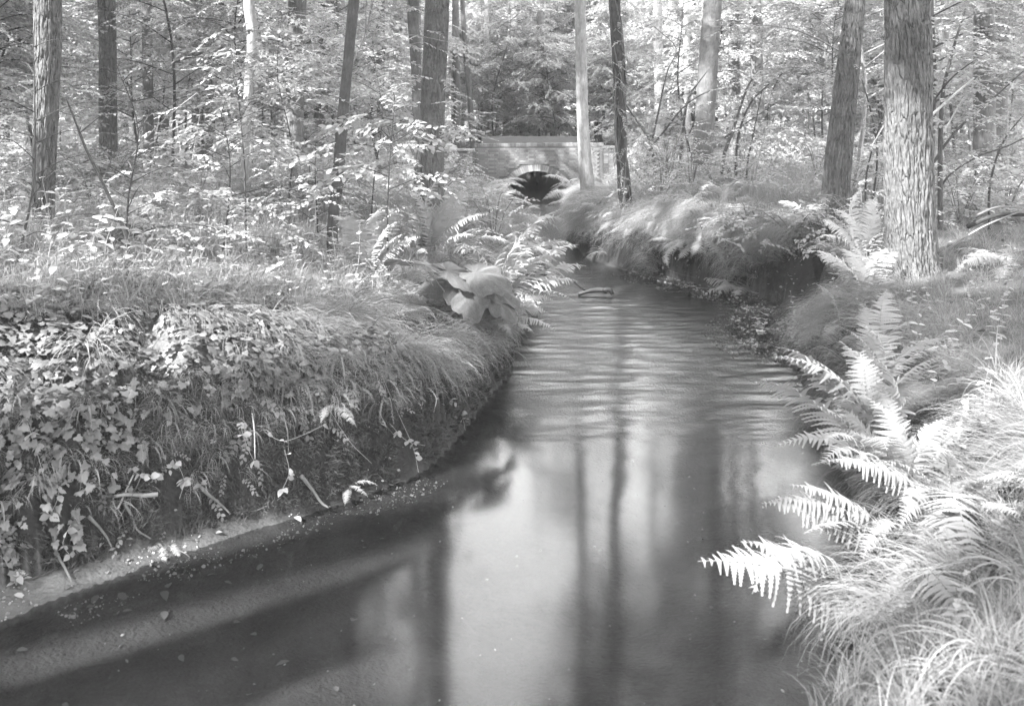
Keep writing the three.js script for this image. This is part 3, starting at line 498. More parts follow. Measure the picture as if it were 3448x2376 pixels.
// shrubs of several crossing stems, surveyed stem by stem
function stemShrub(name, label, depth, stems, o = {}) {
  const { mat = M.dark, shapes = sprays, n = 90, scale = 1, tone = 1, grp } = o, P = at(stems[0][0][0], stems[0][0][1], depth), g = group(name, P, label, 'shrub', grp), list = [];
  for (const s of stems) {
    const dz = rr(-0.5, 0.5), pts = s.map(([u, v], k) => at(u, v, depth + dz * k / s.length).sub(P)), w = (s[0][2] ?? 6) / 2 * K / FOC * depth;
    if (s[0][3]) { const f = pts[0].clone(); f.y = groundY(f.x + P.x, -(f.z + P.z)) - P.y - 0.1; if (f.y < pts[0].y - 0.1) pts.unshift(f); }
    part('stem', tubeGeo(pts, w, w * 0.35, 6, 16), mat, g);
    const c = new THREE.CatmullRomCurve3(pts); for (let k = 0; k < n / stems.length; k++) { const q = c.getPoint(rr(0.25, 1)).add(V(gs() * 0.4, gs() * 0.25, gs() * 0.5)); if (lit(q.clone().add(P))) continue; list.push({ m: mat4(q, [gs() * 0.25, rnd() * 6.28, gs() * 0.25], scale * rr(0.7, 1.2)), c: tone * rr(0.8, 1.25) }); }
  }
  leafPart(list, g, 'foliage', shapes); return g;
}
reseed(606);
stemShrub('multi_stem_shrub', 'dark many-stemmed shrub forking between the climbing-stem tree and the sun-flecked trunk', 19, [[[1540, 372, 11, 1], [1545, 300], [1558, 220], [1600, 160]], [[1480, 370, 9, 1], [1470, 320], [1445, 280], [1415, 235]], [[1465, 350, 7, 1], [1500, 300], [1560, 230], [1640, 190]], [[1475, 320, 5], [1490, 250], [1510, 160], [1530, 110], [1480, 60]], [[1525, 340, 5], [1560, 300], [1575, 260]]], { n: 60, tone: 1.1 });
stemShrub('multi_stem_shrub', 'dark stems leaning right beside the sun-flecked trunk', 17, [[[1636, 360, 10, 1], [1660, 290], [1690, 200], [1720, 150]], [[1665, 370, 8, 1], [1672, 300], [1700, 230], [1740, 190]], [[1640, 310, 5], [1700, 270], [1760, 230]], [[1690, 380, 6, 1], [1705, 300], [1725, 200]]], { n: 60 });
stemShrub('pale_stem_shrub', 'pair of pale short stems in tall grass right of centre', 15, [[[1698, 430, 8, 1], [1706, 380], [1712, 340]], [[1704, 440, 6, 1], [1716, 360], [1735, 290]]], { mat: M.pale, n: 30 });
stemShrub('arching_shrub', 'arching dark shrub with pale leaning poles right of the largest oak', 11, [[[2128, 300, 12, 1], [2135, 200], [2160, 100], [2185, 20]], [[2100, 400, 8, 1], [2160, 300], [2250, 220], [2316, 160]], [[2130, 420, 6, 1], [2200, 360], [2280, 330], [2340, 300]], [[2240, 420, 7, 1], [2270, 320], [2316, 260]], [[2110, 230, 5], [2160, 170], [2230, 120]]], { n: 240, shapes: nearSprays, scale: 0.75, tone: 1.15 });
stemShrub('arching_shrub', 'thin leafy shrub between the two right hand oaks', 12.5, [[[1975, 460, 6, 1], [1985, 350], [1970, 250], [1950, 180]], [[1960, 400, 5, 1], [1985, 300], [2010, 230]]], { n: 90, shapes: nearSprays, scale: 0.7 });
for (const [a, b, w, lab] of [[[2092, 275], [2205, 175], 7, 'pale dead pole leaning across the shrub right of the largest oak'], [[2140, 290], [2180, 220], 4, 'short pale dead stick below the leaning pole'], [[2005, 275], [1972, 330], 4, 'pale dead stick leaning between the two right hand oaks']]) { const p = at(...a, 10.6), q = at(...b, 10.4); top('dead_pole', tubeGeo([p, p.clone().lerp(q, 0.5).add(V(0.01, 0.02, 0)), q], w / 2 * K / FOC * 10.5, w / 4 * K / FOC * 10.5, 7, 8, true), M.dry, lab, 'branch'); }
stemShrub('thicket_shrub', 'leaning dark branch with twigs in the left thicket above the cut log', 7.2, [[[288, 545, 10, 1], [262, 480], [225, 400], [195, 340], [168, 270], [150, 225]], [[205, 360, 4], [175, 370], [140, 360]], [[180, 300, 4], [230, 260], [280, 230]]], { n: 40, shapes: nearSprays, scale: 0.7, tone: 1.2 });
stemShrub('thicket_shrub', 'thin bending pale cane slanting up to the right in the left thicket', 7.6, [[[300, 350, 4], [340, 300], [400, 245], [445, 210]], [[350, 330, 3], [345, 420], [400, 470]]], { mat: M.stem, n: 30, shapes: nearSprays, scale: 0.6, tone: 1.3 });
// left thicket and the bright hazel
for (const [x, z, H, reach, br, label, o] of [
  [-3.9, 7.0, 1.9, 0.75, 20, 'bright leafy thicket wrapped round the foot of the leftmost trunk', { shapes: nearSprays, scale: 0.75, tone: 1.0, per: 10 }],
  [-3.3, 7.6, 1.75, 0.8, 18, 'leafy thicket right of the leftmost trunk', { shapes: nearSprays, scale: 0.7, tone: 1.0, per: 10 }],
  [-4.35, 6.6, 2.1, 0.7, 16, 'leafy thicket at the far left edge with long arching canes', { shapes: nearSprays, scale: 0.7, tone: 0.95, per: 10 }],
  [-2.75, 8.4, 1.5, 0.8, 16, 'leafy bush behind the leaning dark branch', { shapes: nearSprays, scale: 0.7, tone: 0.95, per: 10 }],
  [-2.2, 10.1, 1.3, 0.9, 14, 'low leafy bush left of the leaning slender trunk', { shapes: nearSprays, scale: 0.85, tone: 1.15, per: 6 }],
  [-2.75, 9.2, 2.3, 0.9, 14, 'hazel sapling with large bright leaves left of the leaning slender trunk', { shapes: bigSprays, scale: 0.75, tone: 1.0, per: 6, low: 0.4 }],
  [-1.2, 8.7, 1.9, 0.9, 12, 'hazel sapling with large pale leaves spreading right in front of the thick grey trunk', { shapes: bigSprays, scale: 0.75, tone: 1.0, per: 6, low: 0.5 }],
  [-1.75, 11.0, 2.3, 1.0, 12, 'small beech with flat sprays below the hazel leaves', { tone: 1.1, per: 7 }],
  [-1.7, 25.5, 2.2, 1.2, 14, 'sapling spreading its leaves across the left end of the bridge', { tone: 1, per: 9 }],
  [3.4, 25, 2.4, 1.1, 14, 'sapling spreading its leaves across the right end of the bridge', { tone: 1, per: 9 }],
  [-2.9, 11.5, 2.6, 1.1, 14, 'small beech with flat sprays in the left middle distance', { tone: 1.1, per: 8 }],
]) sapling('leafy_bush', label, x, z, H, { branches: br, reach, r: 0.012, low: 0.12, ...o });

// bramble and young growth over the woodland floor
reseed(707);
{
  let made = 0, tries = 0;
  while (made < 150 && tries++ < 5000) {
    const z = 9.5 + 30 * Math.pow(rnd(), 1.1), x = rr(-0.62, 0.62) * z, L = land(x, z), mid = (xL(z) + xR(z)) / 2;
    if (L.kind !== 'floor' || L.d < 0.7) continue; if (z > 27 && z < 37 && Math.abs(x - 0.4) < 3.6) continue; if (z < 12 && x < 0 && x > -2.2) continue; if (z > 15 && z < 29 && Math.abs(x - 0.8) < 2.2) continue;
    const P = V(x, L.y, -z), R = rr(0.5, 1.1), h = rr(0.3, 0.9) * (z > 16 ? 1.5 : 1), left = x < mid, w = where(x, z), g = group('bramble_bush', P, `${R > 0.8 ? 'wide' : 'narrow'} ${h > 0.7 ? 'waist-high' : 'knee-high'} leafy bush ${w}`, 'bush', 'bushes ' + w), list = [], b = new GB();
    for (let k = 0; k < 7; k++) { const a = rnd() * 6.28, e = V(Math.cos(a) * R * 0.8, h * rr(0.4, 1.1), Math.sin(a) * R * 0.8), pts = curve([V(0, -0.05, 0), e.clone().multiplyScalar(0.5).add(V(0, h * 0.4, 0)), e], 6); b.tube(pts, pts.map((_, i) => 0.008 * (1 - 0.6 * i / 6)), 4); }
    for (let k = 0; k < 70; k++) { const a = rnd() * 6.28, r = Math.sqrt(rnd()) * R, q = V(Math.cos(a) * r, h * (1 - 0.6 * (r / R) ** 2) * Math.pow(rnd(), 0.6), Math.sin(a) * r); if (lit(q.clone().add(P)) && rnd() < 0.4) continue; list.push({ m: mat4(q, [gs() * 0.3, rnd() * 6.28, gs() * 0.3], rr(0.6, 1.1) * (z > 20 ? 1.4 : 0.9)), c: rr(0.7, 1.3) }); }
    part('cane', b.build(), M.twig, g); leafPart(list, g, 'foliage'); made++;
  }
}

// ------------------------------------------------------------------ grasses
reseed(808);
const slopeOf = (x, z) => { const e = 0.03; return V(-(groundY(x + e, z) - groundY(x - e, z)) / (2 * e), 1, (groundY(x, z + e) - groundY(x, z - e)) / (2 * e)).normalize(); };
const scatter = (n, pick, make) => { const out = []; for (let k = 0, t = 0; k < n && t < n * 30; t++) { const p = pick(); if (!p) continue; const d = make(...p); if (d) { out.push(d); k++; } } return out; };
const side = (left, zr, dr) => () => { const z = rr(...zr), d = dr[0] + (dr[1] - dr[0]) * rnd(), x = left ? xL(z) - d / kL(z) : xR(z) + d / kR(z); return [x, z, d]; };
const sow = (lists, label, name) => lists.forEach(([geo, list]) => { const o = instanced(numbered(name), geo, M.grass, list, scene); tag(o, label, 'grass', undefined, 'stuff'); });
// fine grass hanging over both lips, combed towards the water
const hang = (left) => (x, z, d) => { const s = left ? shoreL(z) : shoreR(z), L = land(x, z); if (d < s + (z > 8.7 && z < 11.4 && !left ? 0.4 : 0.1)) return; if (!left && z < 8 && rnd() < 0.8) return; const k = (left ? xL : xR), dx = (k(z + 0.4) - k(z - 0.4)) / 0.8, a = Math.atan2(left ? dx : -dx, left ? 1 : -1); if (left && noise(x * 1.4, z * 1.4, 6) < -0.1 && z < 7) return; return { m: mat4(V(x, L.y - 0.02, -z), [0, -a * 1 + gs() * 0.5 + (left ? 0 : 0), 0], rr(0.6, 1.15) * (!left && z > 9 ? 1.25 : 1)), c: rr(0.55, 1.25) }; };
hangTufts.forEach((g, k) => {
  const r = scatter(k < 2 ? 520 : 760, side(false, k < 2 ? [3.2, 14.5] : [9, 26], [0.1, 1.1]), hang(false)), l = scatter(k < 2 ? 120 : 170, side(true, [6.2, 18], [0.3, 1.3]), hang(true));
  tag(instanced(numbered('hanging_grass'), k < 2 ? g : roughTufts[k - 2], M.grass, r, scene), 'fine long grass draped over the right bank', 'grass', 'hanging grass of the right bank', 'stuff');
  tag(instanced(numbered('hanging_grass'), k < 2 ? g : roughTufts[k - 2], M.grass, l, scene), 'fine long grass draped over the left bank', 'grass', 'hanging grass of the left bank', 'stuff');
});
meadowTufts.forEach((g) => {
  const mk = (x, z) => { const L = land(x, z); if (L.kind !== 'floor') return; return { m: mat4(V(x, L.y - 0.01, -z), [0, rnd() * 6.28, 0], rr(0.5, 1.1)), c: rr(0.75, 1.3) }; };
  tag(instanced(numbered('floor_grass'), g, M.grass, scatter(1100, side(true, [5, 15], [1.0, 5.5]), (x, z) => { const d = mk(x, z); d?.m.scale(V(1.3, 1.2 + 0.8 * Math.max(0, noise(x * 1.5, z * 1.5, 60)), 1.3)); return d; }), scene), 'short bright grass on top of the left bank', 'grass', 'left bank grass', 'stuff');
  tag(instanced(numbered('floor_grass'), g, M.grass, scatter(900, side(false, [2.2, 16], [0.7, 5]), mk), scene), 'grass on top of the right bank', 'grass', 'right bank grass', 'stuff');
  tag(instanced(numbered('floor_grass'), g, M.grass, scatter(700, side(false, [14, 29], [0.3, 6]), (x, z) => { const d = mk(x, z); d?.m.scale(V(1.6, 1.6, 1.6)); return d; }), scene), 'rough grass between the right bank and the bridge', 'grass', 'grass near the bridge', 'stuff');
  tag(instanced(numbered('floor_grass'), g, M.grass, scatter(500, side(true, [12, 29], [0.3, 6]), (x, z) => { const d = mk(x, z); d?.m.scale(V(1.6, 1.6, 1.6)); return d; }), scene), 'rough grass between the left bank and the bridge', 'grass', 'grass left of the bridge', 'stuff');
});
strawTufts.forEach((g) => tag(instanced(numbered('straw'), g, M.dry, scatter(110, side(true, [6.2, 9], [0.5, 1.9]), (x, z) => ({ m: mat4(onLand(x, z, 0.01), [0, rnd() * 6.28, 0], rr(0.5, 1)), c: rr(0.7, 1) })), scene), 'bleached dead grass on the left bank', 'grass', 'dead grass', 'stuff'));
sedgeTufts.forEach((g) => tag(instanced(numbered('rough_grass'), g, M.grass, scatter(34, side(false, [1.7, 3.6], [0.3, 2.4]), (x, z) => ({ m: mat4(onLand(x, z, -0.02), [0, rnd() * 6.28, 0], rr(0.35, 0.75)), c: rr(0.7, 1.25) })), scene), 'rough grass at the bottom right corner', 'grass', 'rough foreground grass', 'stuff'));
const sedge = (label, x, z, s, turn, k = 0) => { const m = top('sedge_tuft', k > 2 ? boldTufts[k - 3] : sedgeTufts[k % 3], M.grass, label, 'grass', undefined); m.position.copy(onLand(x, z, -0.02)); m.rotation.y = turn; m.scale.setScalar(s); return m; };
sedge('drooping tuft of long grass on the ivy bank at the left edge', -2.55, 5.35, 0.85, -1.0, 0);
sedge('drooping tuft of long grass on the bank left of the hanging roots', -2.75, 4.95, 0.6, -0.9, 1);
sedge('arching tuft of broad grass at the bottom right corner above the water', 1.72, 3.45, 0.8, 2.9, 3);
sedge('second arching tuft behind the bottom right corner tuft', 1.9, 3.25, 0.75, 2.5, 4);
sedge('bright sunlit tuft of long grass at the right edge, middle height', 3.05, 5.6, 1.0, 2.7, 1);
sedge('bright tuft of long grass beside the sunlit right edge tuft', 2.95, 5.1, 0.95, 2.2, 2);
sedge('tuft of long grass at the right edge above the bright ferns', 2.75, 4.3, 0.95, 2.9, 0);
sedge('tuft of long grass at the right edge level with the bright fern', 2.55, 3.85, 0.85, 3.4, 1);
sedge('tuft of broad grass at the lower right edge', 2.1, 3.0, 0.8, 3.3, 3);
sedge('tuft of broad grass in the very corner, bottom right', 1.5, 2.75, 0.7, 2.8, 4);
sedge('tuft of long grass at the foot of the largest oak', 3.75, 8.6, 1.0, 3.3, 1);

// ------------------------------------------------------------------ ferns
reseed(909);
const fernThings = [];
function fern(label, x, z, s, n, aim, spread, o = {}) {
  const { kinds = [0, 1, 2, 3], grp, dy = 0 } = o, g = group('fern', onLand(x, z, dy - 0.02), label, 'fern', grp);
  for (let k = 0; k < n; k++) { const f = part('frond', fronds[2 * kinds[Math.floor(rnd() * kinds.length)] + (rnd() < 0.5 ? 0 : 1)], M.fern, g); f.rotation.set(gs() * 0.25, aim + (n > 1 ? (k / (n - 1) - 0.5) * spread : 0) + gs() * 0.12, gs() * 0.12, 'YXZ'); f.scale.setScalar(s * rr(0.8, 1.15)); }
  return g;
}
const W = Math.PI;                                  // fronds leave along +x; W turns them towards the left, over the water
const ends = fronds.map((g) => { const P = g.attributes.position, e = V(); for (let k = 0; k < P.count; k++) if (P.getX(k) > e.x) e.fromBufferAttribute(P, k); return V(e.x, e.y, 0); });
function fernTo(label, u, v, depth, tips) {          // fronds reach from the crown to surveyed tips
  const r = at(u, v, depth), o = onLand(r.x, depth, -0.02), g = group('fern', o, label, 'fern');
  const all = tips.flatMap(([a, b, c, k]) => [[a, b, c, k], [a + gs() * 30 + 22, b + gs() * 34 - 6, c + gs() * 0.22, Math.max(1, Math.min(4, k + (rnd() < 0.5 ? 1 : 0)))]]);
  for (const [tu, tv, td, kind] of all) {
    const which = 2 * kind + (rnd() < 0.5 ? 0 : 1), t = at(tu, tv, td).sub(o), e = ends[which], s = t.length() / e.length(), flat = V(t.x, 0, t.z).normalize(), rise = Math.atan2(t.y, Math.hypot(t.x, t.z)) - Math.atan2(e.y, e.x);
    const f = part('frond', fronds[which], M.fern, g); f.rotation.set(gs() * 0.4, Math.atan2(-flat.z, flat.x), rise, 'YZX'); f.scale.set(s, s, Math.min(s, 1.3) * rr(0.85, 1.1));
  }
  return g;
}
fernTo('fern with long fronds reaching left over the water, right foreground', 2000, 905, 5.2, [[1728, 790, 5.4, 2], [1742, 852, 5.2, 2], [1800, 905, 5.0, 3], [1860, 770, 5.6, 1], [1795, 830, 5.3, 3], [1900, 800, 5.5, 1], [2090, 830, 5.4, 1]]);
fernTo('fern with a bright flat frond pointing left, above the large bright fern', 2050, 1000, 4.7, [[1782, 985, 4.6, 3], [1850, 1045, 4.4, 3], [1880, 930, 4.9, 2], [1960, 880, 5, 1], [1800, 1010, 4.5, 4], [2120, 930, 4.8, 1]]);
fernTo('large bright fern with a broad frond pointing down at the lower right', 2160, 1020, 4.2, [[2062, 1285, 3.65, 3], [1990, 1130, 4.0, 2], [1880, 1065, 4.2, 2], [2230, 1190, 3.7, 3], [2010, 1050, 4.2, 1], [2130, 1240, 3.7, 3], [2290, 1080, 4.0, 2]]);
fernTo('fern with broad fronds falling over the bank edge, bottom right', 2130, 1180, 3.6, [[2060, 1420, 3.3, 2], [1960, 1330, 3.5, 2], [2200, 1400, 3.2, 2], [2290, 1300, 3.3, 1], [2150, 1480, 3.1, 3]]);
fernTo('fern reaching low over the water below the flat bright frond', 2060, 1100, 4.1, [[1735, 1168, 4.1, 2], [1800, 1120, 4.1, 2], [1850, 1200, 3.9, 3], [1950, 1180, 3.9, 3]]);
fernTo('fern with a curling drooping frond over the dark water, lower right', 1990, 1215, 3.85, [[1588, 1310, 3.6, 1], [1985, 1405, 3.7, 3], [1690, 1260, 3.7, 2], [2040, 1390, 3.6, 3]]);
fernTo('upright fern behind the long-fronded fern on the right bank', 1990, 850, 6.1, [[2012, 690, 6.3, 5], [2070, 730, 6.2, 0], [1930, 730, 6.2, 0], [1880, 790, 6.0, 1], [2130, 790, 6, 1]]);
fernTo('fern left of the largest oak, fronds over the dark bank', 1960, 640, 8.5, [[1818, 560, 8.7, 2], [1900, 550, 8.9, 1], [1870, 600, 8.6, 2], [1990, 560, 8.8, 0], [2030, 640, 8.3, 2]]);
fernTo('fern between the two right hand oaks', 1950, 560, 9.8, [[1850, 500, 9.9, 1], [1985, 470, 10, 0], [1900, 465, 10, 0], [2010, 530, 9.7, 1], [1840, 560, 9.6, 2], [1940, 440, 10.1, 5]]);
fernTo('fern at the bank edge above the gravel bar', 1900, 690, 8.0, [[1850, 650, 8.1, 1], [1880, 770, 7.7, 3]]);
fern('fern at the foot of the leaning oak', 4.0, 11.6, 1.0, 8, W - 0.4, 4.5);
fern('fern right of the largest oak', 5.2, 9.2, 1.0, 8, 0, 6);
fern('fern on the bank above the gravel bar', 4.0, 10.6, 0.9, 7, W, 4, { kinds: [0, 1, 2] });
fern('fern hanging down the dark right bank beside the bright clump', 2.75, 12.9, 0.95, 7, W + 0.6, 2.4, { kinds: [3, 4, 4] });
fern('fern hanging just above the driftwood line on the right bank', 3.2, 12.3, 0.95, 7, W + 0.5, 2.4, { kinds: [3, 4, 2] });
fern('sunlit fern at the top of the right bank', 3.0, 13.2, 0.9, 7, W, 4, { kinds: [1, 2] });
fern('fern on the right bank below the shrub stems', 2.2, 14.1, 0.95, 8, W + 0.5, 3, { kinds: [2, 3, 4] });
fern('fern beside the foot of the climbing-stem tree', 1.7, 15.2, 0.95, 8, W + 0.4, 3.6, { kinds: [1, 2, 3] });
[[2.55, 13.3], [2.0, 14.6], [3.35, 12.6], [1.55, 16], [1.5, 17.2], [2.95, 12.95]].forEach(([x, z], k) => fern(['fern hanging from the steepest right bank below the shrub stems', 'fern drooping low on the right bank left of the climbing-stem tree', 'fern drooping above the gravel by the leaning oak', 'fern hanging over the narrow water on the right', 'fern hanging over the water left of the pale slim trunk', 'fern hanging beside the brightest clump of the right bank'][k], x, z, rr(0.8, 1.05), 6, W + 0.5, 2.2, { kinds: [3, 4, 2], dy: -0.12 }));
fern('fern on the right bank just before the bridge', 1.75, 18, 1.0, 8, W, 5);
fern('fern in the grass right of the bridge arch', 2.3, 21, 1.2, 8, W, 6);
fern('fern hanging from the right bank in front of the arch', 1.75, 24, 1.3, 8, W, 4);
// left bank
fernTo('tall upright fern in shade at the foot of the thick grey trunk', 962, 560, 10.2, [[965, 398, 10.4, 5], [922, 425, 10.2, 5], [1003, 420, 10.4, 5], [1045, 480, 10.1, 0], [885, 500, 10, 0], [1085, 525, 10, 1], [860, 545, 9.8, 2]]);
fern('dark spreading fern right of the tall upright fern', -0.75, 11.3, 1.0, 9, 0.2, 6, { kinds: [1, 2, 0] });
fernTo('fern arching over the water at the bend, left bank', 1120, 585, 9.2, [[1280, 632, 9.2, 2], [1262, 585, 9.5, 2], [1212, 520, 9.6, 1], [1250, 665, 9.0, 3], [1255, 550, 9.4, 1], [1010, 545, 9, 1]]);
fernTo('fern drooping to the water below the broad leaves', 1080, 650, 8.4, [[1216, 752, 8.2, 2], [1232, 690, 8.5, 2], [1172, 752, 8.0, 3], [1200, 700, 8.3, 1], [1145, 690, 8.1, 2]]);
fernTo('sunlit fern in the grass right of the leaning slender trunk', 835, 560, 8.6, [[760, 505, 8.6, 1], [902, 490, 8.7, 1], [925, 525, 8.5, 2], [800, 480, 8.9, 0], [720, 530, 8.4, 2], [860, 470, 9, 0]]);
fern('fern with fronds fanning right above the bend', -0.15, 10.2, 1.1, 8, 0, 3.4, { kinds: [1, 2, 3] });
fern('sunlit fern behind the broad leaves', -0.95, 9.2, 0.95, 8, 0.4, 5, { kinds: [1, 2, 3] });
fern('low fern in the bright grass on top of the left bank', -1.6, 7.6, 0.75, 6, -0.3, 5, { kinds: [3, 2] });
fern('pale fern in the grass left of the broad leaves', -0.95, 7.9, 0.8, 6, 0.2, 4, { kinds: [1, 2, 3] });
fern('fern on the left bank beyond the bend', 0.0, 12.2, 1.1, 8, 0, 5, { kinds: [1, 2, 3] });
fern('fern leaning over the narrow water, far left bank', 0.3, 14.0, 1.15, 8, 0, 5, { kinds: [1, 2, 3] });
fern('fern in front of the arch on the left bank', 0.1, 17, 1.2, 9, 0, 6);
fern('fern hiding the left foot of the arch', -0.3, 21, 1.4, 9, 0, 6);
fern('fern among the grass left of the arch', -0.9, 24.5, 1.5, 9, 0, 6);
fern('fern leaning across the left half of the arch', -0.5, 26.5, 1.9, 9, 0, 4, { kinds: [1, 2, 3] });
fern('fern leaning across the right foot of the arch', 2.0, 26.2, 1.7, 8, W, 4, { kinds: [1, 2, 3] });
fern('fern in front of the arch, low in the middle', 0.15, 19.2, 1.5, 9, 0, 5, { kinds: [1, 2] });
fern('small fern sprouting from the mossy bank face', -1.18, 5.75, 0.36, 5, -0.9, 2.2, { kinds: [3, 4] });
fern('tiny fern low on the left bank above the roots', -1.95, 5.0, 0.26, 4, -0.9, 2.4, { kinds: [3, 4] });
fern('tiny fern by the water right of the roots', -1.05, 5.65, 0.28, 4, -0.9, 2.4, { kinds: [4, 3] });
for (let k = 0; k < 26; k++) { const left = rnd() < 0.4, z = rr(11, 26), d = rr(0.6, 3.5), x = left ? xL(z) - d : xR(z) + d; fern(`fern in the ${left ? 'left' : 'right'} undergrowth, ${where(x, z)}`, x, z, rr(0.9, 1.3), 7, rnd() * 6, 6, { grp: left ? 'left bank undergrowth ferns' : 'right bank undergrowth ferns' }); }

// ------------------------------------------------------------------ ivy on the left bank
reseed(1010);
M.moss = new THREE.MeshStandardMaterial({ color: grey(0.06), roughness: 0.95, side: THREE.DoubleSide });
M.stone = new THREE.MeshStandardMaterial({ color: grey(0.3), roughness: 0.6 });
M.root = new THREE.MeshStandardMaterial({ color: grey(0.16), roughness: 0.8, map: rep(barkTone, 6, 3) });
M.litter = new THREE.MeshStandardMaterial({ color: grey(0.3), roughness: 0.75, side: THREE.DoubleSide });
const basis = (n, f) => { const y = n.clone().normalize(), x = f.clone().addScaledVector(y, -f.dot(y)).normalize(), z = x.clone().cross(y); return new THREE.Matrix4().makeBasis(x, y, z); };
const bankPoint = (z, d) => [xL(z) - d / kL(z), z];
{
  const ivy = group('ivy', onLand(...bankPoint(5.4, 0.9)), 'carpet of glossy ivy covering the face of the left bank', 'ivy'), leaves = [];
  for (let k = 0, t = 0; k < 6800 && t < 90000; t++) {
    const z = rr(4.1, 7.3), d = rr(0.3, 2.4), [x] = bankPoint(z, d); if (x < -3.6 || noise(x * 1.1, z * 1.1, 12) + 0.45 - Math.max(0, d - 1.5) * 0.5 - Math.max(0, 0.6 - d) * (x > -1.9 ? 1.0 : 0.4) - Math.max(0, z - 6.6) * 0.6 < rnd() * 0.55) continue;
    const n = slopeOf(x, z), down = V(n.x, -0.25, n.z).add(V(gs() * 0.45, gs() * 0.2, gs() * 0.45)), up = n.clone().multiplyScalar(0.8).add(V(gs() * 0.45, 0.6 + gs() * 0.3, gs() * 0.45)), p = onLand(x, z).addScaledVector(n, rr(0.02, 0.085));
    leaves.push({ p, m: basis(up, down), s: 0.32 + 0.62 * Math.pow(rnd(), 1.3), z, c: rr(0.55, 1.4) }); k++;
  }
  leaves.sort((a, b) => a.z - b.z);
  const big = leaves.filter((l, k) => k % 7 === 0).slice(0, 290), rest = leaves.filter((l) => !big.includes(l)), o = ivy.position, tones = [0.7, 0.9, 1.1, 1.3].map((c) => { const m = M.ivy.clone(); m.color = grey(0.11 * c); return m; });
  big.forEach((l, k) => { const m = part('leaf', ivyLeaves[k % 4], tones[Math.floor(rnd() * 4)], ivy); m.applyMatrix4(l.m.clone().scale(V(l.s, l.s, l.s)).setPosition(l.p.clone().sub(o))); });
  ivyLeaves.forEach((g, k) => { const q = instanced('leaves', g, M.ivy, rest.filter((_, i) => i % 4 === k).map((l) => ({ m: l.m.clone().scale(V(l.s, l.s, l.s)).setPosition(l.p.clone().sub(o)), c: l.c })), ivy); q.userData.kind = 'stuff'; });
}
{ // moss cushions over the bank faces
  const b = new GB(); for (let k = 0; k < 22; k++) { const a = rnd() * 6.28; bladeGeo(b, V(gs() * 0.02, 0, gs() * 0.02), V(Math.cos(a), 0, Math.sin(a)), rr(0.014, 0.04), 0.005, 0.9 + gs() * 0.3, 1.2, 2); }
  const g = b.build(), mk = (lo) => (x, z, d) => { if (d < lo + (x < xR(z) - 0.01 && z < 8 ? shoreL(z) : 0) || noise(x * 2.2, z * 2.2, 20) + 0.5 * noise(x * 6, z * 6, 22) < -0.06) return; const n = slopeOf(x, z); return { m: basis(n, V(gs(), gs(), gs())).scale(V(1, 1, 1).multiplyScalar(rr(0.7, 1.5))).setPosition(onLand(x, z)), c: rr(0.5, 1.5) }; };
  tag(instanced('moss', g, M.moss, scatter(15000, side(true, [3.9, 9.5], [0.03, 1.3]), mk(0.13)), scene), 'dark moss cushions covering the left bank face', 'moss', undefined, 'stuff');
  tag(instanced('moss_002', g, M.moss, scatter(7000, side(true, [4.0, 11], [0.02, 0.3]), (x, z, d) => { if (d < shoreL(z) + 0.02 || noise(x * 5, z * 5, 27) < -0.2) return null; return { m: basis(slopeOf(x, z), V(gs(), gs(), gs())).scale(V(1, 1, 1).multiplyScalar(rr(0.6, 1.9))).setPosition(onLand(x, z)), c: rr(0.35, 1.3) }; }), scene), 'dark moss on the steep foot of the left bank', 'moss', undefined, 'stuff');
  tag(instanced('moss_001', g, M.moss, scatter(4500, side(false, [3.4, 14], [0.02, 0.6]), mk(0.03)), scene), 'dark moss under the hanging grass of the right bank', 'moss', undefined, 'stuff');
}
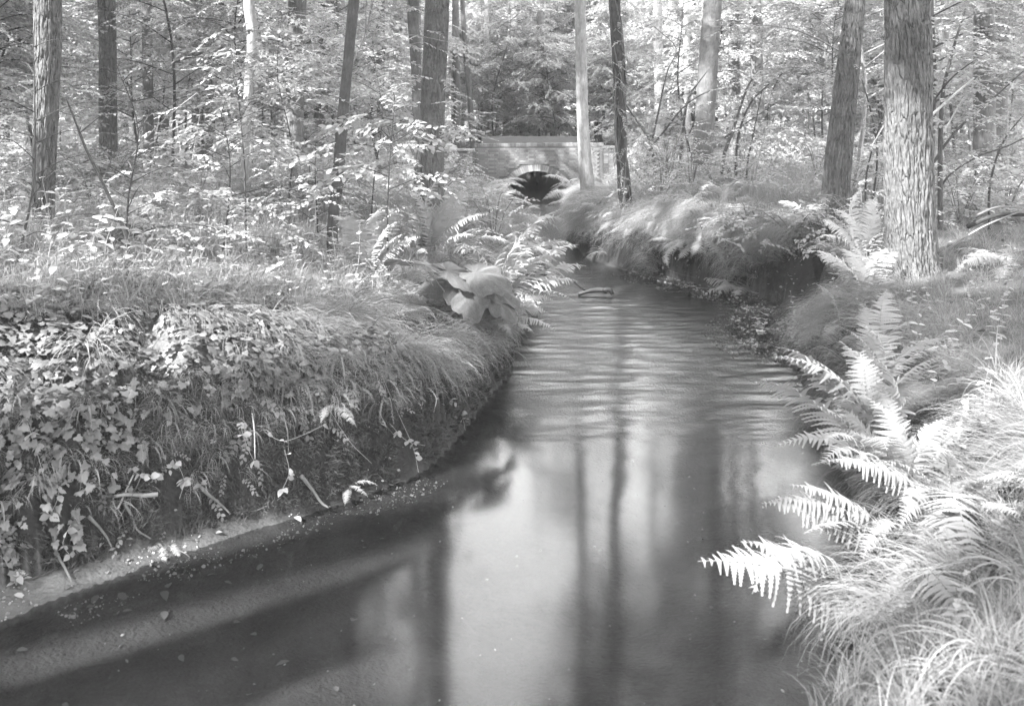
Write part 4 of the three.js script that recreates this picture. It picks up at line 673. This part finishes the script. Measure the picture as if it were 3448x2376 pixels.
{ // gravel and litter at the water's edge
  const ico = new THREE.IcosahedronGeometry(1, 0), P = ico.attributes.position; for (let k = 0; k < P.count; k++) { const f = 1 + 0.25 * noise(P.getX(k) * 1.7, P.getY(k) * 1.7, P.getZ(k) * 1.7 + 4); P.setXYZ(k, P.getX(k) * f, P.getY(k) * f * 0.6, P.getZ(k) * f); } ico.computeVertexNormals();
  const mk = (lo, hi) => (x, z) => { const s = lo + (hi - lo) * Math.pow(rnd(), 3); return { m: mat4(onLand(x, z, s * 0.2), [gs(), rnd() * 6, gs()], V(s, s * rr(0.6, 1), s * rr(0.7, 1.2))), c: rr(0.2, 1.1) }; };
  tag(instanced('gravel', ico, M.stone, scatter(1500, side(true, [3.7, 6.0], [-0.22, 0.36]), (x, z, d) => rnd() < 1 - Math.abs(d + 0.05) * 1.4 && noise(x * 2, z * 2, 31) > -0.1 ? mk(0.003, 0.013)(x, z) : null), scene), 'small pale pebbles along the sandy left margin', 'gravel', undefined, 'stuff');
  tag(instanced('gravel_001', ico, M.stone, scatter(2600, side(false, [8.8, 14], [-0.25, 0.8]), (x, z) => mk(0.006, 0.03)(x, z)), scene), 'dark wet gravel on the bar below the right bank', 'gravel', undefined, 'stuff');
  tag(instanced('gravel_002', ico, M.stone, scatter(260, () => { const z = rr(3.4, 7); return [lerp(xL(z) + 0.4, xR(z), rnd()), z]; }, mk(0.003, 0.012)), scene), 'scattered pebbles on the stream bed', 'gravel', undefined, 'stuff');
  tag(instanced('leaf_litter', leafGeo(0.05, 0.032, 0.3, 0.4), M.litter, scatter(1100, side(false, [8.8, 14], [-0.1, 0.9]), (x, z) => ({ m: mat4(onLand(x, z, 0.008), [gs() * 0.5, rnd() * 6.3, gs() * 0.5], rr(0.4, 1.1)), c: rr(0.15, 0.9) })), scene), 'dead leaves and twigs littering the gravel bar', 'litter', undefined, 'stuff');
  tag(instanced('leaf_litter_001', leafGeo(0.05, 0.032, 0.3, 0.4), M.litter, scatter(2200, side(true, [3.9, 9], [0.05, 3]), (x, z) => ({ m: mat4(onLand(x, z, 0.008), [gs() * 0.5, rnd() * 6.3, gs() * 0.5], rr(0.4, 1)), c: rr(0.15, 0.9) })), scene), 'dead leaves strewn over the left bank', 'litter', undefined, 'stuff');
  tag(instanced('leaf_litter_002', leafGeo(0.06, 0.04, 0.3, 0.4), M.litter, scatter(4000, () => { const z = rr(6, 30), x = rr(-0.6, 0.6) * z; return [x, z]; }, (x, z) => land(x, z).kind === 'floor' ? { m: mat4(onLand(x, z, 0.012), [gs() * 0.5, rnd() * 6.3, gs() * 0.5], rr(0.6, 1.3)), c: rr(0.3, 1.3) } : null), scene), 'dead leaves over the woodland floor', 'litter', undefined, 'stuff');
}
// roots hanging from the undercut left bank
reseed(1111);
[['thick pale root slanting down the bank right of the centre roots', [[683, 1078], [705, 1105], [730, 1140], [745, 1150]], 11, 1], ['straight root slanting right low on the left bank', [[205, 1170], [225, 1190], [245, 1215], [258, 1240]], 8], ['long root reaching the sand below the left bank', [[127, 1210], [133, 1250], [152, 1285], [172, 1325]], 9], ['forked root right of the long root', [[285, 1140], [300, 1165], [315, 1200], [345, 1220]], 8], ['root above the sandy margin near the pale stick', [[455, 1105], [480, 1125], [510, 1150], [524, 1165]], 9]].forEach(([label, pts, w]) => { const q = pts.map(([u, v], k) => hit(u, v).add(V(0, 0.02, 0.03))); top('root', tubeGeo(q, w / 2 * K / FOC * 4.8, w / 5 * K / FOC * 4.8, 7, 14, true), M.root, label, 'root'); });
for (let k = 0; k < 74; k++) {
  const z = rr(4.3, 9.2), d = rr(0.14, 0.7), [x] = bankPoint(z, d), n = slopeOf(x, z), a = onLand(x, z, 0), out = V(n.x, 0, n.z).normalize(), len = rr(0.12, 0.42), drift = gs() * 0.5, b = a.clone().addScaledVector(out, len * rr(0.25, 0.5)).add(V(out.z * drift * len, -len * 0.45, -out.x * drift * len)), c = b.clone().addScaledVector(out, len * rr(0.05, 0.35)).add(V(gs() * 0.05, -len * rr(0.3, 0.6), gs() * 0.05)); for (const p of [b, c]) p.y = Math.max(p.y, groundY(p.x, -p.z) + 0.01, 0.005);
  top('rootlet', tubeGeo([a, b, c], rr(0.003, 0.007), 0.0015, 5, 8), (k % 3 ? M.root : M.dry), `thin ${k % 3 ? 'dark' : 'pale'} root dangling ${z < 4.9 ? 'below the ivy' : z < 5.4 ? 'beside the broken stick' : z < 6.2 ? 'under the small bank fern' : z < 7.4 ? 'below the trailing creepers' : 'at the bend'}`, 'root', 'roots dangling from the left bank');
}
{ const p = hit(268, 1112).add(V(0, 0, 0.06)), q = hit(366, 1107).add(V(0, 0.0, 0.06)); top('broken_stick', tubeGeo([p, p.clone().lerp(q, 0.3).add(V(0, 0.006, 0)), p.clone().lerp(q, 0.7).add(V(0, -0.004, 0)), q], 0.009, 0.013, 8, 10, true), M.pale, 'short pale broken stick lying level on the left bank', 'stick'); }
[['dark branch lying on the sand at the left edge', [[0, 1282], [40, 1280], [95, 1272], [135, 1268]], 9, M.root], ['thin dark stick in the sand below the dark branch', [[62, 1316], [90, 1308], [130, 1288]], 6, M.dark], ['thin twig lying on the sand by the dark branch', [[165, 1195], [215, 1192], [275, 1190]], 4, M.root], ['slanting twig by the water right of the sand', [[560, 1165], [600, 1150], [650, 1120]], 4, M.root]].forEach(([label, pts, w, m]) => top('stick', tubeGeo(pts.map(([u, v]) => hit(u, v).add(V(0, 0.012, 0))), w / 2 * K / FOC * 4.6, w / 4 * K / FOC * 4.6, 6, 8, true), m, label, 'stick'));
// creepers with small leaf pairs trailing down the bank
reseed(1212);
[[[840, 790], [870, 870], [905, 950], [935, 1020], [945, 1070]], [[700, 860], [745, 930], [790, 1000], [840, 1050]], [[600, 980], [640, 1000], [690, 985], [740, 960]], [[545, 960], [560, 1010], [585, 1060]], [[645, 1020], [655, 1070], [640, 1110]], [[125, 1050], [140, 1120], [120, 1170]], [[400, 1040], [420, 1090], [410, 1130]], [[300, 1060], [330, 1080], [360, 1075]], [[170, 1180], [150, 1230], [165, 1255]], [[880, 960], [920, 1000], [960, 1010]], [[1010, 900], [1040, 930], [1050, 975]], [[70, 960], [90, 1020], [110, 1090]]].forEach((pts, k) => {
  const q = pts.map(([u, v]) => { const p = hit(u, v); return p.add(V(0.01, 0.03, 0.06)); }), o = q[0].clone(), g = group('creeper', o, ['creeper trailing from the grassy lip down to the water', 'creeper with round pale leaves crossing the mossy bank', 'creeper looping level across the mossy bank', 'creeper hanging left of the small bank fern', 'creeper with pale leaves just right of the small bank fern', 'creeper with bright leaves at the far left of the bank', 'creeper above the forked root', 'creeper beside the pale broken stick', 'creeper with broad leaves low down by the sand', 'creeper under the drooping grass of the bank', 'creeper at the bend close to the water', 'creeper below the drooping grass tuft at the left edge'][k], 'creeper'), c = new THREE.CatmullRomCurve3(q.map((p) => p.clone().sub(o)));
  const cp = c.getPoints(14); part('stem', new GB().tube(cp, cp.map(() => 0.0016), 4).build(), M.stem, g);
  for (let j = 0; j < 5; j++) { const p = c.getPoint(rnd()); const s = rr(0.2, 0.6); for (const e of rnd() < 0.6 ? [-1, 1] : [1]) { const l = part('leaf', herbLeaves[j % 3], M.leaf, g); l.position.copy(p); l.rotation.set(0.4 + gs() * 0.7, e * rr(0.3, 1.6) - 1.2, gs() * 0.6 - 0.2, 'YXZ'); l.scale.set(s, s, s * 1.25); } }
});

hangTufts.slice(0, 2).forEach((g) => tag(instanced(numbered('hanging_grass'), g, M.grass, scatter(60, side(true, [4.1, 6.8], [0.55, 1.7]), (x, z, d) => noise(x * 1.6, z * 1.6, 40) > 0 ? hang(true)(x, z, d) ?? null : null), scene), 'thin grass drooping among the ivy', 'grass', 'grass among the ivy', 'stuff'));
const face = (lo, hi, s0, s1) => (x, z, d) => { const n = slopeOf(x, z).add(V(0, 0.5, 0)); return { m: basis(n, V(gs(), gs() - 0.6, gs())).scale(V(1, 1, 1).multiplyScalar(rr(s0, s1))).setPosition(onLand(x, z, 0.015)), c: rr(lo, hi) }; };
tag(instanced('bank_herbs', nearSprays[1], M.leaf, scatter(1500, side(true, [4.2, 10.5], [0.16, 1.7]), (x, z, d) => d > shoreL(z) + 0.12 && noise(x * 2.1, z * 2.1, 50) > -0.2 + 0.3 * smooth((6.2 - z) / 0.8) ? face(0.25, 0.8, 0.22, 0.5)(x, z, d) : null), scene), 'small leafy growth covering the left bank face', 'plant', undefined, 'stuff');
[...roughTufts, hangTufts[1]].forEach((g) => tag(instanced(numbered('hanging_grass'), g, M.grass, scatter(230, side(true, [4.3, 10.5], [0.14, 1.2]), (x, z, d) => d > shoreL(z) + 0.15 && noise(x * 1.9, z * 1.9, 44) > -0.2 + 0.32 * smooth((6.3 - z) / 0.8) ? { m: hang(true)(x, z, d)?.m.scale(V(0.72, 0.72, 0.72)) ?? mat4(onLand(x, z), [0, -0.7, 0], 0.4), c: rr(0.3, 0.9) } : null), scene), 'short grass trailing down the left bank face', 'grass', 'grass on the left bank face', 'stuff'));
roughTufts.forEach((g) => tag(instanced(numbered('hanging_grass'), g, M.grass, scatter(230, side(false, [11.5, 22], [0.04, 0.4]), (x, z, d) => d < shoreR(z) + 0.03 ? null : { m: mat4(onLand(x, z, 0.03), [0, Math.PI + 0.45 + gs() * 0.5, 0], rr(0.6, 1.1)), c: rr(0.4, 1.15) }), scene), 'grass hanging over the steep foot of the right bank', 'grass', 'grass on the right bank foot', 'stuff'));
meadowTufts.forEach((g) => tag(instanced(numbered('floor_grass'), g, M.grass, scatter(200, side(false, [1.6, 3.5], [0.06, 2.2]), (x, z) => ({ m: mat4(onLand(x, z, -0.01), [0, rnd() * 6.28, 0], rr(0.35, 0.85)), c: rr(0.5, 1.2) })), scene), 'low grass covering the right foreground bank', 'grass', 'right foreground grass', 'stuff'));
roughTufts.forEach((g) => tag(instanced(numbered('hanging_grass'), g, M.grass, scatter(150, side(true, [6.6, 12], [0.1, 0.42]), (x, z, d) => ({ m: mat4(onLand(x, z, 0.02), [0, -0.15 - 0.6 * smooth((8 - z) / 2) + gs() * 0.5, 0], rr(0.45, 0.85)), c: rr(0.4, 1.1) })), scene), 'grass hanging over the foot of the left bank at the bend', 'grass', 'grass at the bend', 'stuff'));
tag(instanced('bank_seedlings', (() => { const b = new GB(); for (let k = 0; k < 5; k++) b.add(herbLeaves[k % 3], mat4(V(gs() * 0.012, rr(0.01, 0.04), gs() * 0.012), [gs() * 0.3, k * 1.4, 0.35 + gs() * 0.3], rr(0.25, 0.42))); return b.build(); })(), M.leaf, scatter(330, side(true, [4.1, 8.6], [0.2, 1.5]), (x, z) => { const n = slopeOf(x, z).add(V(0, 0.8, 0)); return { m: basis(n, V(gs(), gs(), gs())).scale(V(1, 1, 1).multiplyScalar(rr(0.6, 1.4))).setPosition(onLand(x, z, 0.01)), c: rr(0.7, 1.3) }; }), scene), 'tiny seedlings sprouting over the mossy left bank', 'plant', undefined, 'stuff');

roughTufts.forEach((g) => tag(instanced(numbered('hanging_grass'), g, M.grass, scatter(110, side(true, [4.3, 7], [0.16, 0.5]), (x, z, d) => d < shoreL(z) + 0.1 ? null : { m: mat4(onLand(x, z, 0.02), [0, -0.8 + gs() * 0.5, 0], rr(0.3, 0.55)), c: rr(0.35, 0.95) }), scene), 'short grass hanging at the foot of the ivy bank', 'grass', 'grass at the ivy bank foot', 'stuff'));
tag(instanced('bank_foot_leaves', nearSprays[2], M.leaf, scatter(420, side(true, [4.2, 10], [0.08, 0.45]), (x, z, d) => d < shoreL(z) + 0.05 ? null : face(0.25, 0.8, 0.15, 0.4)(x, z, d)), scene), 'small dark leaves at the foot of the left bank', 'plant', undefined, 'stuff');

// ------------------------------------------------------------------ herbs with paired leaves
reseed(1313);
function herbProto(h, pairs, s) {
  const g = new THREE.Group(), pts = [V(0, -0.02, 0), V(gs() * 0.04, h * 0.4, gs() * 0.04), V(gs() * 0.09, h, gs() * 0.09)], c = new THREE.CatmullRomCurve3(pts), cp = c.getPoints(8); part('stem', new GB().tube(cp, cp.map((_, k) => 0.0035 * (1 - 0.6 * k / 8)), 4).build(), M.stem, g);
  for (let k = 0; k < pairs; k++) { const p = c.getPoint(lerp(0.25, 1, k / (pairs - 1))), a = k * 1.57 + gs() * 0.3; for (const e of [0, Math.PI]) { const l = part('leaf', herbLeaves[(k + (e ? 1 : 0)) % 3], M.leaf, g); l.position.copy(p); l.rotation.set(gs() * 0.2, a + e, 0.2 + gs() * 0.25, 'YXZ'); l.scale.setScalar(s * rr(0.7, 1.1) * (k === pairs - 1 ? 0.6 : 1)); } }
  return g;
}
const herbs = [herbProto(0.3, 5, 0.9), herbProto(0.45, 6, 0.85), herbProto(0.22, 4, 1.05), herbProto(0.6, 7, 0.8)];
const herb = (k, p, s, turn, label, grp) => { const o = herbs[k % 4].clone(); o.name = numbered('leafy_herb'); o.position.copy(p); o.rotation.y = turn; o.scale.setScalar(s); scene.add(o); return tag(o, label, 'herb', grp); };
for (let k = 0, t = 0; k < 150 && t < 5000; t++) { const z = k < 80 ? rr(5.4, 8.2) : rr(5.6, 11), d = rr(1.1, 4.5), [x] = bankPoint(z, d); if (Math.abs(x) > 0.62 * z) continue; herb(k, onLand(x, z), rr(0.7, 1.3), rnd() * 6.3, `${['ankle-high', 'knee-high', 'broad low', 'tall'][k % 4]} leafy herb ${where(x, z)}`, 'herbs of the left bank'); k++; }
for (let k = 0; k < 62; k++) { const z = k < 12 ? rr(2.4, 4.4) : rr(2.6, 10.5), d = rr(0.3, 2.2), x = xR(z) + d / kR(z); herb(z < 4.5 && k % 4 === 3 ? 2 : k, onLand(x, z), z < 4.4 ? rr(0.35, 0.6) : rr(0.55, 0.95), rnd() * 6.3, z < 5 ? `${['small', 'upright', 'broad low', 'tall'][k % 4]} leafy herb ${z < 2.7 ? 'at the bottom edge' : z < 3.6 ? 'beside the bottom right tufts' : 'near the bright fern'}, ${d < 1 ? 'by the water' : 'away from the water'}` : `${['small', 'upright', 'broad low', 'tall'][k % 4]} leafy herb ${where(x, z)}`, z < 5 ? 'right foreground herbs' : 'herbs by the largest oak'); }
// broad-leaved plant at the bend
{
  M.broad = new THREE.MeshPhysicalMaterial({ color: grey(0.12), roughness: 1, transmission: 0.3, thickness: 0, side: THREE.DoubleSide, map: rep(barkTone, 2, 2) });
  const lg = (ph) => { const b = new GB(), m = b.v(0.1, 0.02, 0), r = [], h = []; const n = 42; for (let k = 0; k < n; k++) { const a = (k / n - 0.5) * 6.283, lobe = Math.abs(Math.cos(a * 2.5)), q = (0.36 + 0.16 * lobe + 0.22 * Math.cos(a)) * (1 + 0.05 * Math.sin(a * 23 + ph) + 0.06 * noise(a * 2, ph)) * (Math.abs(a) > 2.75 ? 0.35 : 1), f = (t) => b.v(0.1 + Math.cos(a) * q * t * 1.25, 0.02 - 0.3 * (q * t) ** 2 + 0.05 * t * Math.cos(a * 10 + ph) * q + 0.06 * t * noise(a * 1.5, ph, 2), Math.sin(a) * q * t * 1.1, a, t); h.push(f(0.5)); r.push(f(1)); } for (let k = 0; k < n; k++) { const e = (k + 1) % n; b.f(m, h[e], h[k]); b.q(h[k], h[e], r[e], r[k]); } return b.build(); };
  const shapes = [lg(0), lg(2), lg(4)], o = onLand(-0.45, 8.1), g = group('butterbur', o, 'plant with very broad flat leaves leaning over the bend', 'plant');
[[1030, 592, 0.4, 0.3, -0.25, 0.35], [985, 582, 0.3, 0.9, -0.1, 0.3], [1095, 596, 0.38, -0.3, -0.3, 0.4], [1060, 618, 0.34, -0.9, -0.5, 0.4], [1145, 618, 0.36, -0.3, -0.5, 0.2], [1090, 640, 0.28, -1.4, -0.9, 0.1], [1175, 645, 0.3, -0.6, -0.8, 0.2], [945, 570, 0.26, 2.4, -0.1, 0.3], [1120, 640, 0.26, -0.9, -0.7, 0.3], [1010, 615, 0.26, -1.6, -0.5, 0.2], [1150, 595, 0.28, 0.5, -0.3, 0.2]].forEach(([u, v, s, a, tilt, roll], k) => { const p = at(u - 28 - 0.35 * Math.max(0, u - 1100), v + 20, 7.75 + 0.4 * rnd()).sub(o); part('petiole', tubeGeo([V(0, 0, 0), V(p.x * 0.5, p.y * 0.6, p.z * 0.5), p], 0.007, 0.004, 5, 8), M.stem, g); const l = part('leaf', shapes[k % 3], M.broad, g); l.position.copy(p); l.rotation.set(roll, a, tilt, 'YXZ'); l.scale.setScalar(s); });
}
// right bar: pale seedling, driftwood
{
  const o = onLand(2.72, 9.75, 0.03), g = group('seedling', o, 'pale lobed leaf rosette on the gravel bar', 'plant'); for (let k = 0; k < 6; k++) { const l = part('leaf', ivyLeaves[k % 4], M.dry, g); l.rotation.set(0.3 * gs(), k * 1.05, 0.5, 'YXZ'); l.position.y = 0.02; l.scale.setScalar(0.95); }
  const wet = new THREE.MeshStandardMaterial({ color: grey(0.03), roughness: 0.6, map: rep(barkTone, 4, 4) }), d = at(1335, 668, 12.1); d.y = 0.03; const f = group('floating_branch', d, 'short dark forked branch stuck in the stream', 'branch');
  f.scale.setScalar(1.35); part('limb', tubeGeo([V(-0.12, -0.01, 0), V(-0.02, 0.025, 0.01), V(0.1, 0.035, 0), V(0.17, 0.03, 0.02)], 0.018, 0.03, 8, 10, true), wet, f); part('fork', tubeGeo([V(-0.02, 0.02, 0), V(-0.1, 0.07, 0.02), V(-0.16, 0.12, 0.0)], 0.015, 0.01, 7, 8, true), wet, f); part('stub', tubeGeo([V(0.13, 0.03, 0.01), V(0.19, 0.045, 0.03), V(0.22, 0.0, 0.05)], 0.03, 0.02, 7, 6, true), wet, f);
  [['pale bent stick along the far waterline', [[1400, 612], [1450, 625], [1500, 632], [1560, 640]], 4], ['thin stick on the driftwood line', [[1540, 645], [1600, 655], [1660, 668]], 4], ['stick reaching from the bank to the waterline', [[1490, 600], [1530, 620], [1580, 632]], 3], ['stick on the gravel bar near the rosette', [[1790, 715], [1830, 730], [1870, 740]], 6], ['pale curved root arching at the bank below the upright fern', [[1790, 775], [1830, 750], [1880, 740], [1940, 740]], 5], ['twig on the edge of the gravel bar', [[1640, 700], [1700, 712], [1760, 720]], 4]].forEach(([label, pts, w]) => { const q = pts.map(([u, v]) => hit(u, v)).map((p) => V(p.x + 0.03 * gs(), Math.max(0.01, p.y) + 0.01 + 0.02 * rnd(), p.z + 0.06 * gs())); top('stick', tubeGeo(q, w / 3.4 * K / FOC * 11, w / 6 * K / FOC * 11, 6, 10, true), M.root, label, 'stick'); });
}
// fallen leaves on sand, bed and water
for (let k = 0; k < 34; k++) { const u = rr(0, 900), v = k < 14 ? lerp(1400, 1170, u / 900) + rr(-60, 40) : rr(1300, 1560), p = hit(u, v); p.y = Math.max(groundY(p.x, -p.z), -0.4); const wet = p.y < 0; const m = top('fallen_leaf', herbLeaves[k % 3], wet ? M.root : M.litter, wet ? `${k % 3 ? 'dull' : 'curled'} fallen leaf on the stream bed, ${-p.z > 4.6 ? 'below the roots' : -p.z > 4.1 ? 'off the sandy margin' : 'close to the bottom edge'}` : 'fallen leaf lying on the sandy margin', 'leaf', wet ? 'leaves on the stream bed' : 'leaves on the sand'); m.position.copy(p).add(V(0, 0.012, 0)); m.rotation.set(gs() * 0.2, rnd() * 6.3, gs() * 0.2, 'YXZ'); m.scale.setScalar(rr(0.3, 0.75)); }
// cut log and fallen logs
{
  const o = at(250, 512, 7.9); o.y = groundY(o.x, -o.z) + 0.09; const g = group('cut_log', o, 'dark cut log end lying in the grass by the leaning dark branch', 'log'); const l = part('bark', tubeGeo([V(0, 0, 0.25), V(-0.02, 0.01, -0.3), V(-0.05, 0.0, -0.9)], 0.085, 0.08, 16, 8), M.dark, g); const e = part('end_grain', new THREE.CylinderGeometry(0.082, 0.082, 0.01, 20), M.root, g); e.rotation.x = Math.PI / 2; e.position.z = 0.252;
  for (const [a, b, w, label] of [[[2190, 512], [2330, 486], 12, 'dark fallen log at the right edge behind the oak'], [[2200, 492], [2316, 470], 6, 'thin fallen branch above the dark log'], [[2120, 580], [2330, 470], 5, 'pale bramble cane slanting up to the right edge'], [[2160, 640], [2330, 560], 4, 'pale bramble cane below the first slanting cane']]) { const p = at(...a, 9.6), q = at(...b, 9.0); top('fallen_branch', tubeGeo([p, p.clone().lerp(q, 0.5).add(V(0, 0.06, 0)), q], w / 2 * K / FOC * 9, w / 3 * K / FOC * 9, 7, 10, true), w > 8 ? M.dark : M.stem, label, 'branch'); }
}
// things that only their place tells apart
{
  const by = new Map(); for (const o of scene.children) if (o.userData.label && o.userData.category && o.userData.kind !== 'stuff') { const l = o.userData.label; by.set(l, [...(by.get(l) ?? []), o]); }
  const word = ['first', 'second', 'third', 'fourth', 'fifth', 'sixth', 'seventh', 'eighth', 'ninth', 'tenth', 'eleventh', 'twelfth', 'thirteenth', 'fourteenth'], seenFrom = (o) => o.position.lengthSq() ? o.position.x / -o.position.z : (o.geometry.computeBoundingSphere(), o.geometry.boundingSphere.center.x / -o.geometry.boundingSphere.center.z);
  for (const [l, list] of by) if (list.length > 1 && list.length <= 14 && l.split(' ').length <= 12) list.sort((a, b) => seenFrom(a) - seenFrom(b)).forEach((o, k) => { o.userData.label = l + ', ' + word[k] + ' from left'; });
}
//END
renderer.render(scene, camera);
